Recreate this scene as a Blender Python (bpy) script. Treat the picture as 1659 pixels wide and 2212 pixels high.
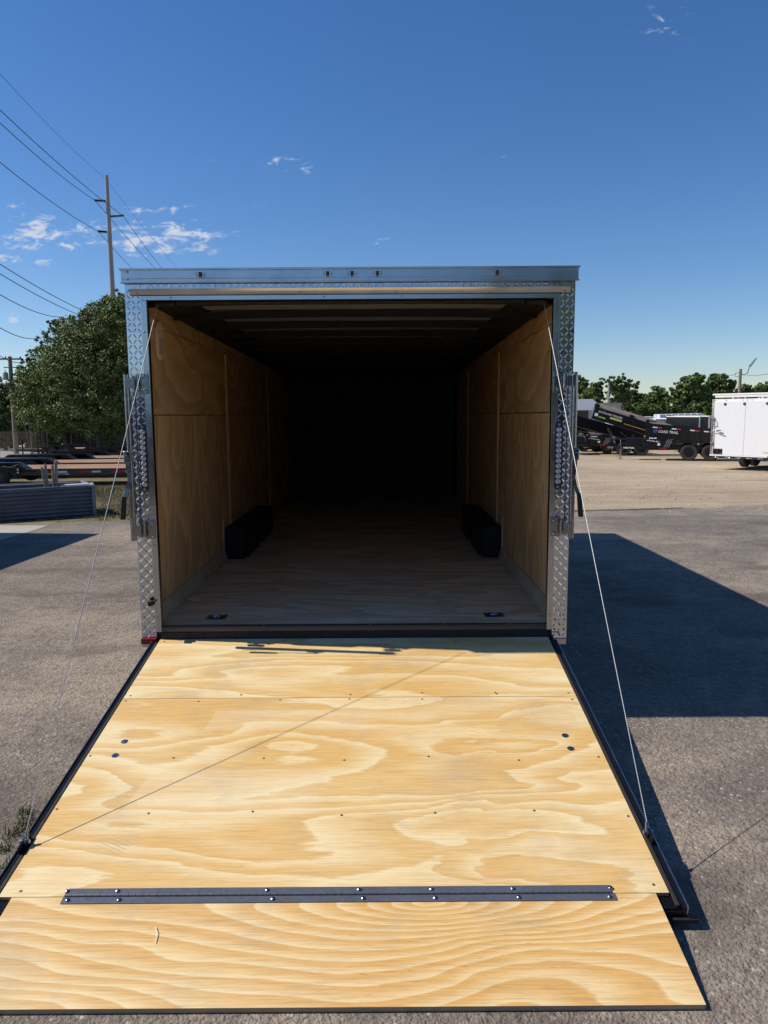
import bpy, bmesh, math, random
import numpy as np
from mathutils import Vector, Matrix
random.seed(7); rng = np.random.default_rng(11)
R = math.radians
for o in list(bpy.data.objects): bpy.data.objects.remove(o)
S = bpy.context.scene
COL = S.collection

# ------------------------------------------------------------------ camera
CAM = Vector((0.1833, -4.4063, 1.7647))
FW = Vector((0.00073, 0.99164, -0.12904)); RT = Vector((0.99998, -0.0016, -0.0063)); UP = Vector((0.0064, 0.1291, 0.9916))
RT = (RT - FW*RT.dot(FW)).normalized(); UP = RT.cross(FW).normalized(); FW.normalize()
cd = bpy.data.cameras.new('camera'); cam = bpy.data.objects.new('camera', cd); COL.objects.link(cam)
m = Matrix(((RT.x, UP.x, -FW.x, CAM.x), (RT.y, UP.y, -FW.y, CAM.y), (RT.z, UP.z, -FW.z, CAM.z), (0, 0, 0, 1)))
cam.matrix_world = m
cd.sensor_fit = 'VERTICAL'; cd.sensor_height = 24; cd.sensor_width = 18; FPX = 1605.35
cd.lens = FPX/2212*24; cd.clip_start = .05; cd.clip_end = 3000
S.camera = cam

# ------------------------------------------------------------------ node helpers
class NT:
    def __init__(s, nt): s.nt = nt
    def new(s, t, **kw):
        n = s.nt.nodes.new(t)
        for k, v in kw.items(): setattr(n, k, v)
        return n
    def put(s, inp, v):
        if isinstance(v, X): s.nt.links.new(v.s, inp)
        elif v is not None:
            if hasattr(inp.default_value, '__len__') and not hasattr(v, '__len__'): v = (v, v, v)
            if hasattr(v, '__len__') and len(v) == 3 and len(inp.default_value) == 4: v = (*v, 1)
            inp.default_value = v
    def math(s, op, a, b=None, c=None, clamp=False):
        n = s.new('ShaderNodeMath', operation=op, use_clamp=clamp)
        for i, v in enumerate((a, b, c)):
            if v is not None: s.put(n.inputs[i], v)
        return X(s, n.outputs[0])
    def vec(s, a=0., b=0., c=0.):
        n = s.new('ShaderNodeCombineXYZ')
        for i, v in enumerate((a, b, c)): s.put(n.inputs[i], v)
        return X(s, n.outputs[0])
    def coord(s, kind='Object'):
        n = s.new('ShaderNodeTexCoord'); sp = s.new('ShaderNodeSeparateXYZ')
        s.nt.links.new(n.outputs[kind], sp.inputs[0])
        return X(s, n.outputs[kind]), X(s, sp.outputs[0]), X(s, sp.outputs[1]), X(s, sp.outputs[2])
    def pos(s):
        n = s.new('ShaderNodeNewGeometry'); sp = s.new('ShaderNodeSeparateXYZ')
        s.nt.links.new(n.outputs['Position'], sp.inputs[0])
        return X(s, n.outputs['Position']), X(s, sp.outputs[0]), X(s, sp.outputs[1]), X(s, sp.outputs[2])
    def noise(s, v, scale=1., detail=2., rough=.5, dist=0.):
        n = s.new('ShaderNodeTexNoise'); s.put(n.inputs['Vector'], v)
        n.inputs['Scale'].default_value = scale; n.inputs['Detail'].default_value = detail
        n.inputs['Roughness'].default_value = rough; n.inputs['Distortion'].default_value = dist
        return X(s, n.outputs[0])
    def voro(s, v, scale=1., feat='F1', out=0):
        n = s.new('ShaderNodeTexVoronoi', feature=feat); s.put(n.inputs['Vector'], v); n.inputs['Scale'].default_value = scale
        return X(s, n.outputs[out])
    def mapr(s, v, a, b, c=0., d=1., smooth=False):
        n = s.new('ShaderNodeMapRange'); n.clamp = True
        if smooth: n.interpolation_type = 'SMOOTHSTEP'
        for i, q in enumerate((v, a, b, c, d)): s.put(n.inputs[i], q)
        return X(s, n.outputs[0])
    def mix(s, f, a, b, mode='MIX'):
        n = s.new('ShaderNodeMix', data_type='RGBA', blend_type=mode)
        s.put(n.inputs[0], f); s.put(n.inputs[6], a); s.put(n.inputs[7], b)
        return X(s, n.outputs[2])
    def bump(s, h, strength=.3, dist=.01, normal=None):
        n = s.new('ShaderNodeBump'); n.inputs['Strength'].default_value = strength; n.inputs['Distance'].default_value = dist
        s.put(n.inputs['Height'], h)
        if normal is not None: s.put(n.inputs['Normal'], normal)
        return X(s, n.outputs[0])
class X:
    def __init__(s, t, sock): s.t = t; s.s = sock
    def __add__(a, b): return a.t.math('ADD', a, b)
    __radd__ = __add__
    def __sub__(a, b): return a.t.math('SUBTRACT', a, b)
    def __rsub__(a, b): return a.t.math('SUBTRACT', b, a)
    def __mul__(a, b): return a.t.math('MULTIPLY', a, b)
    __rmul__ = __mul__
    def __truediv__(a, b): return a.t.math('DIVIDE', a, b)
    def __neg__(a): return a.t.math('MULTIPLY', a, -1.)

def mat(name, col=(.5, .5, .5), rough=.5, metal=0., fn=None, spec=None):
    mt = bpy.data.materials.new(name); mt.use_nodes = True; t = NT(mt.node_tree)
    b = mt.node_tree.nodes['Principled BSDF']
    b.inputs['Base Color'].default_value = (*col, 1); b.inputs['Roughness'].default_value = rough; b.inputs['Metallic'].default_value = metal
    if spec is not None: b.inputs['Specular IOR Level'].default_value = spec
    if fn:
        r = fn(t) or {}
        for k, v in r.items(): t.put(b.inputs[k], v)
    return mt
def simple(name, col, rough=.5, metal=0., var=.15, scale=3., bump=0., bscale=40., spec=None):
    """a colour with some blotchy variation and optional fine relief"""
    def fn(t):
        P, x, y, z = t.coord()
        n = t.noise(P, scale, 4., .6)
        n2 = t.noise(P, scale*9, 3., .6)
        lo = tuple(c*(1-var) for c in col); hi = tuple(min(1, c*(1+var)) for c in col)
        c = t.mix(t.mapr(n*.7+n2*.3, .3, .7), lo, hi)
        d = {'Base Color': c, 'Roughness': t.mapr(n2, .3, .7, max(.02, rough*(1-.25)), min(1, rough*1.2))}
        if bump: d['Normal'] = t.bump(t.noise(P, bscale, 3.), bump, .01)
        return d
    return mat(name, col, rough, metal, fn, spec)

# ------------------------------------------------------------------ world, sun, exposure
SUN = Vector((-.684, .061, .727)).normalized()
elev = math.asin(SUN.z)
W = bpy.data.worlds.new('World'); S.world = W; W.use_nodes = True
wt = NT(W.node_tree); W.node_tree.nodes.clear()
sky = wt.new('ShaderNodeTexSky', sky_type='NISHITA'); sky.sun_disc = False
sky.sun_elevation = elev; sky.sun_rotation = math.atan2(SUN.x, SUN.y)
sky.altitude = 0; sky.air_density = 1.0; sky.dust_density = .08; sky.ozone_density = 1.6
tc, dx, dy, dz = wt.coord('Generated')
ay = wt.math('MAXIMUM', dy, .02)
cu, cv = dx/ay, dz/ay
def dirpx(u, v):
    d = FW + RT*(u-829.5)/FPX - UP*(v-1106)/FPX
    return d.x/d.y, d.z/d.y
cl = None
for (u, v, ru, rv, a) in [(85, 483, 45, 13, 1.), (150, 520, 75, 11, 1.), (285, 507, 110, 22, 1.), (385, 512, 45, 24, 1.), (345, 451, 36, 7, .95), (15, 521, 45, 9, 1.),
        (20, 443, 24, 6, .7), (85, 572, 26, 7, .8), (12, 560, 24, 8, .75), (470, 330, 34, 14, .42), (600, 353, 44, 9, .55), (650, 372, 24, 8, .45), (525, 441, 50, 8, .5), (495, 511, 25, 6, .6),
        (475, 541, 30, 5, .6), (820, 527, 35, 9, .5), (710, 545, 20, 8, .3), (1437, 55, 42, 24, .5), (1097, 351, 16, 8, .45), (1045, 345, 12, 6, .3), (22, 690, 26, 9, .5), (330, 535, 80, 10, .6), (625, 291, 14, 5, .4), (400, 312, 20, 8, .3)]:
    a0, b0 = dirpx(u, v); su, sv = ru/FPX, rv/FPX
    e = (cu-a0)*(1/su); f = (cv-b0)*(1/sv)
    g = wt.math('EXPONENT', (e*e+f*f)*-.5)*a
    cl = g if cl is None else cl+g
nv = wt.vec(cu*42., cv*95., 5.7)
nz = wt.noise(nv, 1., 6., .62, .6)
cl = wt.math('MINIMUM', cl, 1.)
cf = wt.mapr(cl*.34+(nz-.5)*1.7, .20, .62, 0., .92, True)*wt.mapr(cl, .05, .35)
cf = cf*wt.math('GREATER_THAN', dy, .05)
skyc = X(wt, sky.outputs[0])
hs = wt.new('ShaderNodeHueSaturation'); hs.inputs['Saturation'].default_value = 1.27; hs.inputs['Value'].default_value = 1.0
wt.put(hs.inputs['Color'], skyc)
cc = wt.mix(cf, wt.mix(1., X(wt, hs.outputs[0]), (.77, .82, .98), 'MULTIPLY'), (5.6, 6.0, 6.8))
bg = wt.new('ShaderNodeBackground'); wt.put(bg.inputs[0], cc); bg.inputs[1].default_value = .105
out = wt.new('ShaderNodeOutputWorld'); W.node_tree.links.new(bg.outputs[0], out.inputs[0])
sl = bpy.data.lights.new('sun', 'SUN'); sl.energy = 4.6; sl.angle = R(.53); sl.color = (1., .935, .83)
so = bpy.data.objects.new('sun', sl); COL.objects.link(so); so.rotation_euler = SUN.to_track_quat('Z', 'Y').to_euler(); so.location = (-20, 5, 20)
S.view_settings.view_transform = 'Standard'; S.view_settings.look = 'None'; S.view_settings.gamma = 1; S.view_settings.exposure = 0.15
S.view_settings.use_curve_mapping = False
S.render.engine = 'CYCLES'
S.cycles.max_bounces = 14; S.cycles.diffuse_bounces = 9; S.cycles.glossy_bounces = 6

# ------------------------------------------------------------------ geometry helpers
def gz(y):
    return -.0148*(min(max(y, 1), 62)-1)
def ray(u, v): return (FW + RT*(u-829.5)/FPX - UP*(v-1106)/FPX)
def at(u, v, D):
    """world point D metres in front of the lens, along the line of sight of photo pixel (u,v)"""
    return CAM + ray(u, v)*D
def Gnd(u, v):
    d = ray(u, v); p = CAM.copy(); z = 0.
    for _ in range(30):
        p = CAM + d*((z-CAM.z)/d.z); z = gz(p.y)
    return p
def onx(u, D):
    p = at(u, 905, D); p.z = gz(p.y); return p

class MB:
    def __init__(s): s.v = []; s.f = []; s.mi = []
    def add(s, vs, fs, mi=0):
        o = len(s.v); s.v += [tuple(q) for q in vs]; s.f += [tuple(i+o for i in f) for f in fs]; s.mi += [mi]*len(fs); return s
    def box(s, a, b, M=None, mi=0):
        x0, y0, z0 = a; x1, y1, z1 = b
        vs = [Vector(q) for q in ((x0, y0, z0), (x1, y0, z0), (x1, y1, z0), (x0, y1, z0), (x0, y0, z1), (x1, y0, z1), (x1, y1, z1), (x0, y1, z1))]
        if M is not None: vs = [M @ q for q in vs]
        return s.add(vs, [(3, 2, 1, 0), (4, 5, 6, 7), (0, 1, 5, 4), (1, 2, 6, 5), (2, 3, 7, 6), (3, 0, 4, 7)], mi)
    def tube(s, pts, r, n=8, cap=True, mi=0):
        pts = [Vector(p) for p in pts]; k = len(pts)
        rs = r if hasattr(r, '__len__') else [r]*k
        rings = []; pu = None
        for i, p in enumerate(pts):
            d = (pts[min(i+1, k-1)]-pts[max(i-1, 0)]).normalized()
            if pu is None:
                pu = Vector((0, 0, 1)) if abs(d.z) < .9 else Vector((1, 0, 0))
            a = (pu - d*pu.dot(d)).normalized(); b = d.cross(a); pu = a
            rings.append([p+(a*math.cos(2*math.pi*j/n)+b*math.sin(2*math.pi*j/n))*rs[i] for j in range(n)])
        vs = [q for rr in rings for q in rr]; fs = []
        for i in range(k-1):
            for j in range(n):
                j2 = (j+1) % n; fs.append((i*n+j, i*n+j2, (i+1)*n+j2, (i+1)*n+j))
        if cap: fs += [tuple(range(n-1, -1, -1)), tuple((k-1)*n+j for j in range(n))]
        return s.add(vs, fs, mi)
    def lathe(s, prof, c, axis='Z', n=24, mi=0):
        """prof: (radius, height) list"""
        vs = []; fs = []; c = Vector(c)
        for (r, h) in prof:
            for j in range(n):
                a = 2*math.pi*j/n; q = (r*math.cos(a), r*math.sin(a), h)
                if axis == 'Y': q = (q[0], q[2], q[1])
                if axis == 'X': q = (q[2], q[0], q[1])
                vs.append(c+Vector(q))
        for i in range(len(prof)-1):
            for j in range(n):
                j2 = (j+1) % n
                f = (i*n+j, i*n+j2, (i+1)*n+j2, (i+1)*n+j)
                fs.append(f if axis != 'Y' else f[::-1])
        fs.append(tuple(range(n-1, -1, -1))); fs.append(tuple((len(prof)-1)*n+j for j in range(n)))
        return s.add(vs, fs, mi)
    def prism(s, poly, y0, y1, M=None, mi=0):
        """poly in XZ, extruded along Y"""
        n = len(poly); vs = [Vector((p[0], y0, p[1])) for p in poly]+[Vector((p[0], y1, p[1])) for p in poly]
        if M is not None: vs = [M @ q for q in vs]
        fs = [tuple(range(n)), tuple(range(2*n-1, n-1, -1))]+[(i+n, (i+1) % n+n, (i+1) % n, i) for i in range(n)]
        return s.add(vs, fs, mi)
    def build(s, name, m, parent=None, bevel=0., smooth=True, fix=True):
        me = bpy.data.meshes.new(name); me.from_pydata(s.v, [], s.f)
        if fix:
            bm = bmesh.new(); bm.from_mesh(me); bmesh.ops.recalc_face_normals(bm, faces=bm.faces); bm.to_mesh(me); bm.free()
        for q in (m if isinstance(m, (list, tuple)) else [m]): me.materials.append(q)
        if any(s.mi): me.polygons.foreach_set('material_index', s.mi)
        if smooth:
            me.polygons.foreach_set('use_smooth', [True]*len(me.polygons)); me.set_sharp_from_angle(angle=.62)
        o = bpy.data.objects.new(name, me); COL.objects.link(o)
        if parent: o.parent = parent
        if bevel:
            b = o.modifiers.new('bevel', 'BEVEL'); b.width = bevel; b.segments = 2; b.limit_method = 'ANGLE'; b.harden_normals = True
        return o
def tag(o, label=None, cat=None, group=None, kind=None):
    for k, v in (('label', label), ('category', cat), ('group', group), ('kind', kind)):
        if v: o[k] = v
    return o
def thing(name, loc, rz=0, label=None, cat=None, group=None):
    o = bpy.data.objects.new(name, None); COL.objects.link(o); o.location = loc; o.rotation_euler = (0, 0, rz); o.empty_display_size = .2
    return tag(o, label, cat, group)
def copy_tree(o, parent=None):
    c = o.copy(); COL.objects.link(c); c.parent = parent
    for ch in [q for q in o.children if q is not c]: copy_tree(ch, c)
    return c
def fast_mesh(name, V, F, m, parent=None, smooth=False, attr=None):
    """numpy arrays -> one mesh (all faces same size)"""
    me = bpy.data.meshes.new(name); k = F.shape[1]
    me.vertices.add(len(V)); me.vertices.foreach_set('co', V.astype(np.float32).ravel())
    me.loops.add(F.size); me.loops.foreach_set('vertex_index', F.astype(np.int32).ravel())
    me.polygons.add(len(F)); me.polygons.foreach_set('loop_start', np.arange(0, F.size, k, dtype=np.int32))
    me.polygons.foreach_set('use_smooth', np.full(len(F), smooth))
    me.materials.append(m)
    if attr is not None:
        a = me.attributes.new('tint', 'FLOAT', 'POINT'); a.data.foreach_set('value', attr.astype(np.float32))
    me.update(calc_edges=True); me.validate()
    o = bpy.data.objects.new(name, me); COL.objects.link(o)
    if parent: o.parent = parent
    return o
def text_mesh(txt, size, m, parent, M, name='lettering', ext=.002, shear=0., squeeze=1.):
    cu_ = bpy.data.curves.new(name, 'FONT'); cu_.body = txt; cu_.size = size; cu_.extrude = ext; cu_.shear = shear; cu_.offset = size*.018; cu_.resolution_u = 2
    o = bpy.data.objects.new(name, cu_); COL.objects.link(o)
    dg = bpy.context.evaluated_depsgraph_get(); me = bpy.data.meshes.new_from_object(o.evaluated_get(dg)); bpy.data.objects.remove(o)
    me.transform(M @ Matrix.Diagonal((squeeze, 1, 1, 1))); me.materials.clear(); me.materials.append(m)
    q = bpy.data.objects.new(name, me); COL.objects.link(q); q.parent = parent
    return q

# ------------------------------------------------------------------ materials
def f_asphalt(t):
    P, x, y, z = t.pos()
    n1 = t.noise(P, .45, 5., .62, .4); n2 = t.noise(P, 2.3, 5., .7); n3 = t.noise(P, 60., 3., .7); n4 = t.noise(P, 17., 4., .75)
    st = t.noise(t.vec(x*.35, y*1.6, 2.), 1., 4., .6)
    v1 = t.voro(P, 95.); v2 = t.voro(P, 42., out=1); vd = t.voro(P, 42.)
    base = t.mix(t.mapr(n1*.5+n2*.35+st*.3, .46, .68), (.175, .147, .121), (.325, .270, .213))
    dust = t.mapr(n1*.55+n2*.3+st*.15, .50, .60, 0., .75)
    base = t.mix(dust, base, (.39, .315, .235))
    chip = t.math('GREATER_THAN', t.noise(v2, 7.3, 1.), .60)*t.mapr(vd, .42, .25)
    c = t.mix(chip*.8, base, (.52, .46, .385))
    c = t.mix(t.mapr(n4, .50, .66, 0., .55), c, (.085, .075, .068))
    c = t.mix(t.mapr(n4, .46, .34, 0., .45), c, (.40, .345, .28))
    c = t.mix(t.mapr(n3, .42, .70, 0., .65), c, (.085, .075, .068))
    stain = t.mapr(t.noise(t.vec(x*.5, y*.9, 8.), 1.2, 5., .68), .54, .64, 0., .6)
    c = t.mix(stain, c, (.105, .082, .068))
    h = v1*.5+n3*.9+vd*.7+n4*1.2
    return {'Base Color': c, 'Roughness': .92, 'Normal': t.bump(h, .7, .014)}
M_asph = mat('asphalt', fn=f_asphalt, spec=.3)
def f_sand(t):
    P, x, y, z = t.pos()
    n1 = t.noise(P, .12, 5., .6, .5); n2 = t.noise(P, 1.3, 5., .65); n3 = t.noise(P, 22., 4., .75)
    st = t.noise(t.vec(x*.16, y*1.5, 1.), 1.2, 5., .65, .3)
    c = t.mix(t.mapr(n1*.45+n2*.25+st*.35, .4, .64), (.30, .225, .15), (.50, .40, .285))
    peb = t.voro(P, 14., out=1); pd = t.voro(P, 14.)
    ch = t.math('GREATER_THAN', t.noise(peb, 5.1, 0.), .60)*t.mapr(pd, .40, .2)
    c = t.mix(ch*.6, c, (.52, .47, .40))
    c = t.mix(t.mapr(st, .57, .68, 0., .5), c, (.20, .15, .105))
    c = t.mix(t.mapr(n3, .55, .8, 0., .6), c, (.17, .135, .10))
    gr = t.mapr(t.noise(t.vec(x*.09, y*.35, 5.), 1., 4., .6), .56, .66, 0., .5)*t.mapr(y, 13., 18.)
    c = t.mix(gr, c, (.13, .12, .05))
    lf = t.mapr(x, -1.5, -3.)*t.mapr(y, 8., 9.)*t.mapr(y, 40., 36.)
    dry = t.mix(t.mapr(t.noise(P, 2.8, 5., .7), .4, .62), (.18, .145, .08), (.082, .09, .032))
    c = t.mix(lf*.92, c, dry)
    rd = t.mapr(y, 40., 41.)*t.mapr(x, -4., -6.)
    c = t.mix(rd, c, t.mix(n2, (.30, .27, .235), (.38, .345, .30)))
    return {'Base Color': c, 'Roughness': .95, 'Normal': t.bump(n3*.8+pd*.5+st*1.2, .6, .03)}
M_sand = mat('sandy_ground', fn=f_sand, spec=.2)
M_conc = simple('concrete', (.40, .365, .315), .9, var=.12, scale=1.5, bump=.25, bscale=60)
M_block = simple('block_wall', (.42, .41, .38), .95, var=.25, scale=.9, bump=.2)
M_black = simple('black_paint', (.005, .005, .006), .3, var=.2, scale=2, spec=.35)
M_blackM = simple('black_matte', (.009, .009, .010), .7, var=.25, scale=3)
M_rubber = simple('rubber', (.018, .017, .017), .8, var=.25, scale=6, bump=.2)
M_tyre = simple('tyre_rubber', (.035, .032, .031), .85, var=.3, scale=5, bump=.15)
M_white = simple('white_paint', (.80, .80, .80), .32, var=.025, scale=.8)
M_whitem = simple('white_plastic', (.72, .71, .68), .5, var=.08)
M_grey = simple('grey_paint', (.20, .245, .33), .4, var=.08)
M_dkgrey = simple('charcoal_paint', (.055, .055, .053), .4, var=.1)
M_strap = simple('hinge_steel', (.105, .115, .145), .45, .2, var=.12, scale=6)
M_redp = simple('red_paint', (.33, .035, .02), .4, var=.15)
M_red = mat('red_reflector', (.30, .012, .015), .22)
M_tape_r = mat('red_tape', (.62, .02, .03), .35); M_tape_w = mat('white_tape', (.85, .85, .86), .35)
M_amber = mat('amber_lens', (.55, .12, .02), .25)
M_yel = mat('yellow_decal', (.62, .68, .12), .45); M_ylw = mat('amber_stripe', (.50, .27, .04), .45); M_blue = mat('blue_decal', (.03, .10, .42), .4)
M_green = mat('lime_decal', (.33, .55, .07), .45)
def f_alu(t):
    P, x, y, z = t.coord()
    n = t.noise(P, 4., 4., .6); s = t.noise(t.vec(x*5., y*5., z*160.), 1., 2.)
    s2 = t.noise(t.vec(x*300., y*300., z*6.), 1., 2.)
    c = t.mix(t.mapr(n, .35, .7), (.50, .51, .53), (.66, .67, .69))
    return {'Base Color': c, 'Roughness': t.mapr(n, .3, .7, .15, .27), 'Normal': t.bump(s*.3+s2*.3+n*2., .09, .004)}
M_alu = mat('aluminium', metal=1., fn=f_alu)
def f_plate(t):
    P, x, y, z = t.coord()
    n = t.noise(P, 2.6, 3., .5); n2 = t.noise(P, 55., 3., .6)
    c = t.mix(t.mapr(n2, .3, .75), (.60, .61, .63), (.80, .81, .83))
    return {'Base Color': c, 'Roughness': t.mapr(n2, .3, .7, .08, .15), 'Normal': t.bump(n*.9+n2*.03, .22, .03)}
M_plate = mat('bright_plate', metal=1., fn=f_plate)
def f_zinc(t):
    P, x, y, z = t.coord()
    v = t.voro(P, 45., out=1); n = t.noise(P, 30., 3.)
    c = t.mix(t.noise(v, 3., 0.), (.24, .25, .265), (.44, .455, .475))
    return {'Base Color': c, 'Roughness': t.mapr(n, .3, .7, .17, .3), 'Normal': t.bump(n, .12, .004)}
M_zinc = mat('zinc_steel', metal=1., fn=f_zinc)
M_lens = mat('clear_lens', (.55, .55, .57), .12, .6)
M_lensbase = mat('lamp_housing', (.045, .045, .05), .3, .2)
M_glassd = mat('dark_glass', (.02, .025, .03), .1)

def ply_fn(cream, tan, kind, K=5., rings=None, dark=(.30, .17, .07), swap=False, grey=0., lobes=None, seed=0., fine=1., patch=None, warp=1., sc=(.55, 2.6), grad=0., col=None, prints=None):
    def fn(t):
        P, x, y, z = t.coord()
        if swap == 'wall': a, b = y, z       # grain along y
        elif swap == 'wallv': a, b = z, y    # grain along z
        elif swap == 'floor': a, b = x, y
        else: a, b = x, y
        wa = t.noise(t.vec(a*1.6, b*4., seed+9.), 1., 3., .55)-.5; wb = t.noise(t.vec(a*1.1, b*3.2, seed+19.), 1., 4., .6)-.5
        a2 = a+wa*.22*warp; b2 = b+wb*.085*warp
        if col:
            g_ = (a+b*col[3]-col[0])*(1/col[1]); g_ = t.math('EXPONENT', -(g_*g_))
            q_ = t.noise(t.vec(a*1.9, b*6.5, seed+33.), 1., 3., .55, .6)-.5
            b2 = b2+g_*q_*col[2]; a2 = a2+g_*(t.noise(t.vec(a*2.5, b*7.5, seed+41.), 1., 2., .5)-.5)*col[2]*3.
        n1 = t.noise(t.vec(a2*sc[0], b2*sc[1], seed), 1., 1.6, .45, .25)
        n2 = t.noise(t.vec(a2*2.2, b2*9., seed+4.), 1., 2., .5)
        fe = t.noise(t.vec(a*5., b*70., seed+2.), 1., 5., .7)
        h = n1*K+n2*.8+fe*.34+b2*grad
        if rings:
            x0, y0, ax, ay_, nr = rings
            e = t.math('TANH', (a2-x0)*(1/ax/10.))*10.; f = (b2-y0)*(1/ay_)
            d = t.math('SQRT', e*e+f*f+.02)
            h = t.math('LOGARITHM', d*(1/9.)+1., 2.71828)*(9.*nr)+(n1-.5)*K*t.mapr(d, 2., 11., .25, 2.2)+n2*.35+fe*.16+wa*.5
        if lobes:
            for (x0, y0, ax, ay_, am) in lobes:
                e = (a2-x0)*(1/ax); f = (b2-y0)*(1/ay_)
                h = h+t.math('EXPONENT', -(e*e+f*f))*am
        fr = t.math('FRACT', h)
        band = t.mapr(fr, 0., .10, 0., 1., True)*t.mapr(fr, .35, .97, 1., 0.)
        big = t.noise(t.vec(a*.9, b*1.5, seed+7.), 1., 3., .5)
        fib = t.noise(t.vec(a*7., b*190., seed), 1., 4., .7)
        fib2 = t.noise(t.vec(a*3.5, b*95., seed+5.), 1., 4., .65)
        c = t.mix(band*t.mapr(big, .3, .65, .6, 1.), cream, tan)
        c = t.mix(t.mapr(fr, 0., .03)*t.mapr(fr, .22, .04)*.4, c, tuple(q*.86 for q in tan))
        c = t.mix(t.mapr(big, .42, .68, 0., .30), c, tuple((tan[i]*1.02) for i in range(3)))
        if col: c = t.mix(g_*t.mapr(q_, -.12, .18)*.45, c, (.60, .34, .11))
        c = t.mix(t.mapr(fib2, .52, .8, 0., .5*fine)*(.4+band*.6), c, dark)
        c = t.mix(t.mapr(fib, .48, .72, 0., .34*fine), c, dark)
        c = t.mix(t.mapr(fib, .5, .3, 0., .2), c, tuple(min(1, q*1.12) for q in cream))
        dsh = t.mapr(t.noise(t.vec(a*22., b*260., seed+3.), 1., 1.), .70, .76, 0., .5)*t.mapr(big, .45, .6)
        c = t.mix(dsh*fine, c, dark)
        sm = t.noise(t.vec(a*2.4, b*2.4, seed+12.), 1., 6., .68)
        c = t.mix(t.mapr(sm, .52, .68, 0., .34), c, (.42, .33, .235))
        if grey: c = t.mix(grey, c, (.34, .30, .27))
        if prints:
            ln = t.math('SINE', (a*.5+b)*330.+t.noise(t.vec(a*30., b*30., 1.), 1., 2.)*5.)
            for (x0, y0, rx, ry, am) in prints:
                e = (a-x0)*(1/rx); f = (b-y0)*(1/ry)
                w = t.math('EXPONENT', -(e*e+f*f)*(e*e+f*f))*t.mapr(t.noise(t.vec(a*9., b*9., seed), 1., 4.), .42, .58)
                c = t.mix(w*t.mapr(ln, -.2, .6, .15, 1.)*am, c, (.44, .34, .24))
        if patch:
            for (x0, x1, y0, y1, sl_) in patch:
                xx = a-b*sl_
                w = t.mapr(xx, x0, x0+.004)*t.mapr(xx, x1, x1-.12)*t.mapr(b, y0, y0+.004)*t.mapr(b, y1, y1-.004)
                c = t.mix(w*.2, c, (.84, .72, .50))
        return {'Base Color': c, 'Roughness': t.mapr(fib2, .3, .8, .52, .68), 'Normal': t.bump(fib*.5+fib2*.6+band*.25, .14, .003)}
    return fn
CR, TN = (.82, .675, .39), (.70, .43, .145)
lob = [(.72, -1.12, .30, .05, 1.0), (.72, -1.42, .30, .05, 1.0), (.77, -1.73, .22, .05, 1.1), (-.9, -1.5, .3, .06, .7)]
M_ply1 = mat('pine_plywood', fn=ply_fn(CR, TN, 0, 7.5, prints=[(-.62, -.28, .12, .05, .4), (.35, -.33, .12, .05, .4), (.05, -.5, .1, .04, .35)], seed=5.3, grad=5., sc=(.6, 2.8), warp=1.2), spec=.3)
M_ply2 = mat('pine_plywood_knotty', fn=ply_fn(CR, TN, 0, 8., lobes=lob, seed=12.2, grad=4., sc=(.72, 2.5), warp=1.3, col=(.66, .24, .26, -.05), prints=[(.02, -1.02, .10, .05, .5), (.28, -1.03, .09, .05, .45), (-.85, -1.75, .12, .06, .5), (-.45, -1.15, .09, .05, .35), (.55, -1.5, .1, .05, .3)], patch=[(-.62, .25, -1.58, -1.28, .18), (-.55, .3, -.98, -.80, .15)]), spec=.3)
M_ply3 = mat('pine_plywood_rings', fn=ply_fn((.81, .64, .35), (.67, .385, .12), 0, 4.5, rings=(.33, -2.035, .075, .0185, 1.2), seed=21.7, fine=1.15, sc=(.8, 2.2), warp=.6, patch=[(-.60, -.45, -2.22, -2.09, .3)]), spec=.3)
WC, WT = (.84, .545, .25), (.60, .33, .12)
M_wall = mat('wall_plywood', fn=ply_fn(WC, WT, 0, 6.5, swap='wallv', seed=5., lobes=None, sc=(1.1, 2.2), warp=2.2), spec=.25)
M_wallb = mat('wall_plywood_b', fn=ply_fn((.80, .50, .22), (.55, .295, .105), 0, 6., swap='wall', seed=17., sc=(1., 2.3), warp=2.2), spec=.25)
M_floor = mat('floor_plywood', fn=ply_fn((.84, .66, .42), (.60, .40, .22), 0, 6.5, swap='floor', seed=31., dark=(.20, .12, .09), lobes=[(-.15, .35, .12, .03, 1.6), (-.62, .55, .12, .03, 1.5), (.5, .42, .12, .03, 1.6), (.62, .75, .14, .035, 1.4), (.15, .9, .12, .03, 1.5), (-.7, 1.05, .12, .035, 1.5), (.35, 1.25, .14, .04, 1.5), (-.7, .22, .1, .03, 1.4), (.6, .15, .1, .025, 1.5)]), spec=.25)
M_frontw = simple('shade_darkened_front_plywood', (.07, .045, .028), .7, var=.3, scale=3)  # gloom of the far end put into the plywood colour
M_batten = simple('batten_wood', (.82, .57, .32), .6, var=.15, scale=8)
M_cove = simple('cove_wood', (.52, .37, .23), .65, var=.25, scale=5)
M_edge = mat('plywood_edge', fn=lambda t: (lambda P, x, y, z: {'Base Color': t.mix(t.mapr(t.math('FRACT', z*260.), .4, .6), t.mix(t.noise(P, 9., 3.), (.50, .37, .23), (.70, .55, .36)), (.30, .20, .12)), 'Roughness': .8})(*t.coord()))
M_ceil = simple('ceiling_panel', (.27, .25, .24), .5, var=.1, scale=2)
def f_deck(t):
    P, x, y, z = t.coord()
    n = t.noise(t.vec(x*1.2, y*26., z*9.), 1., 4., .6); n2 = t.noise(P, 1.4, 3.)
    c = t.mix(t.mapr(n*.7+n2*.3, .35, .65), (.24, .125, .06), (.44, .26, .135))
    return {'Base Color': c, 'Roughness': .8}
M_deck = mat('deck_plank', fn=f_deck)
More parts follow.
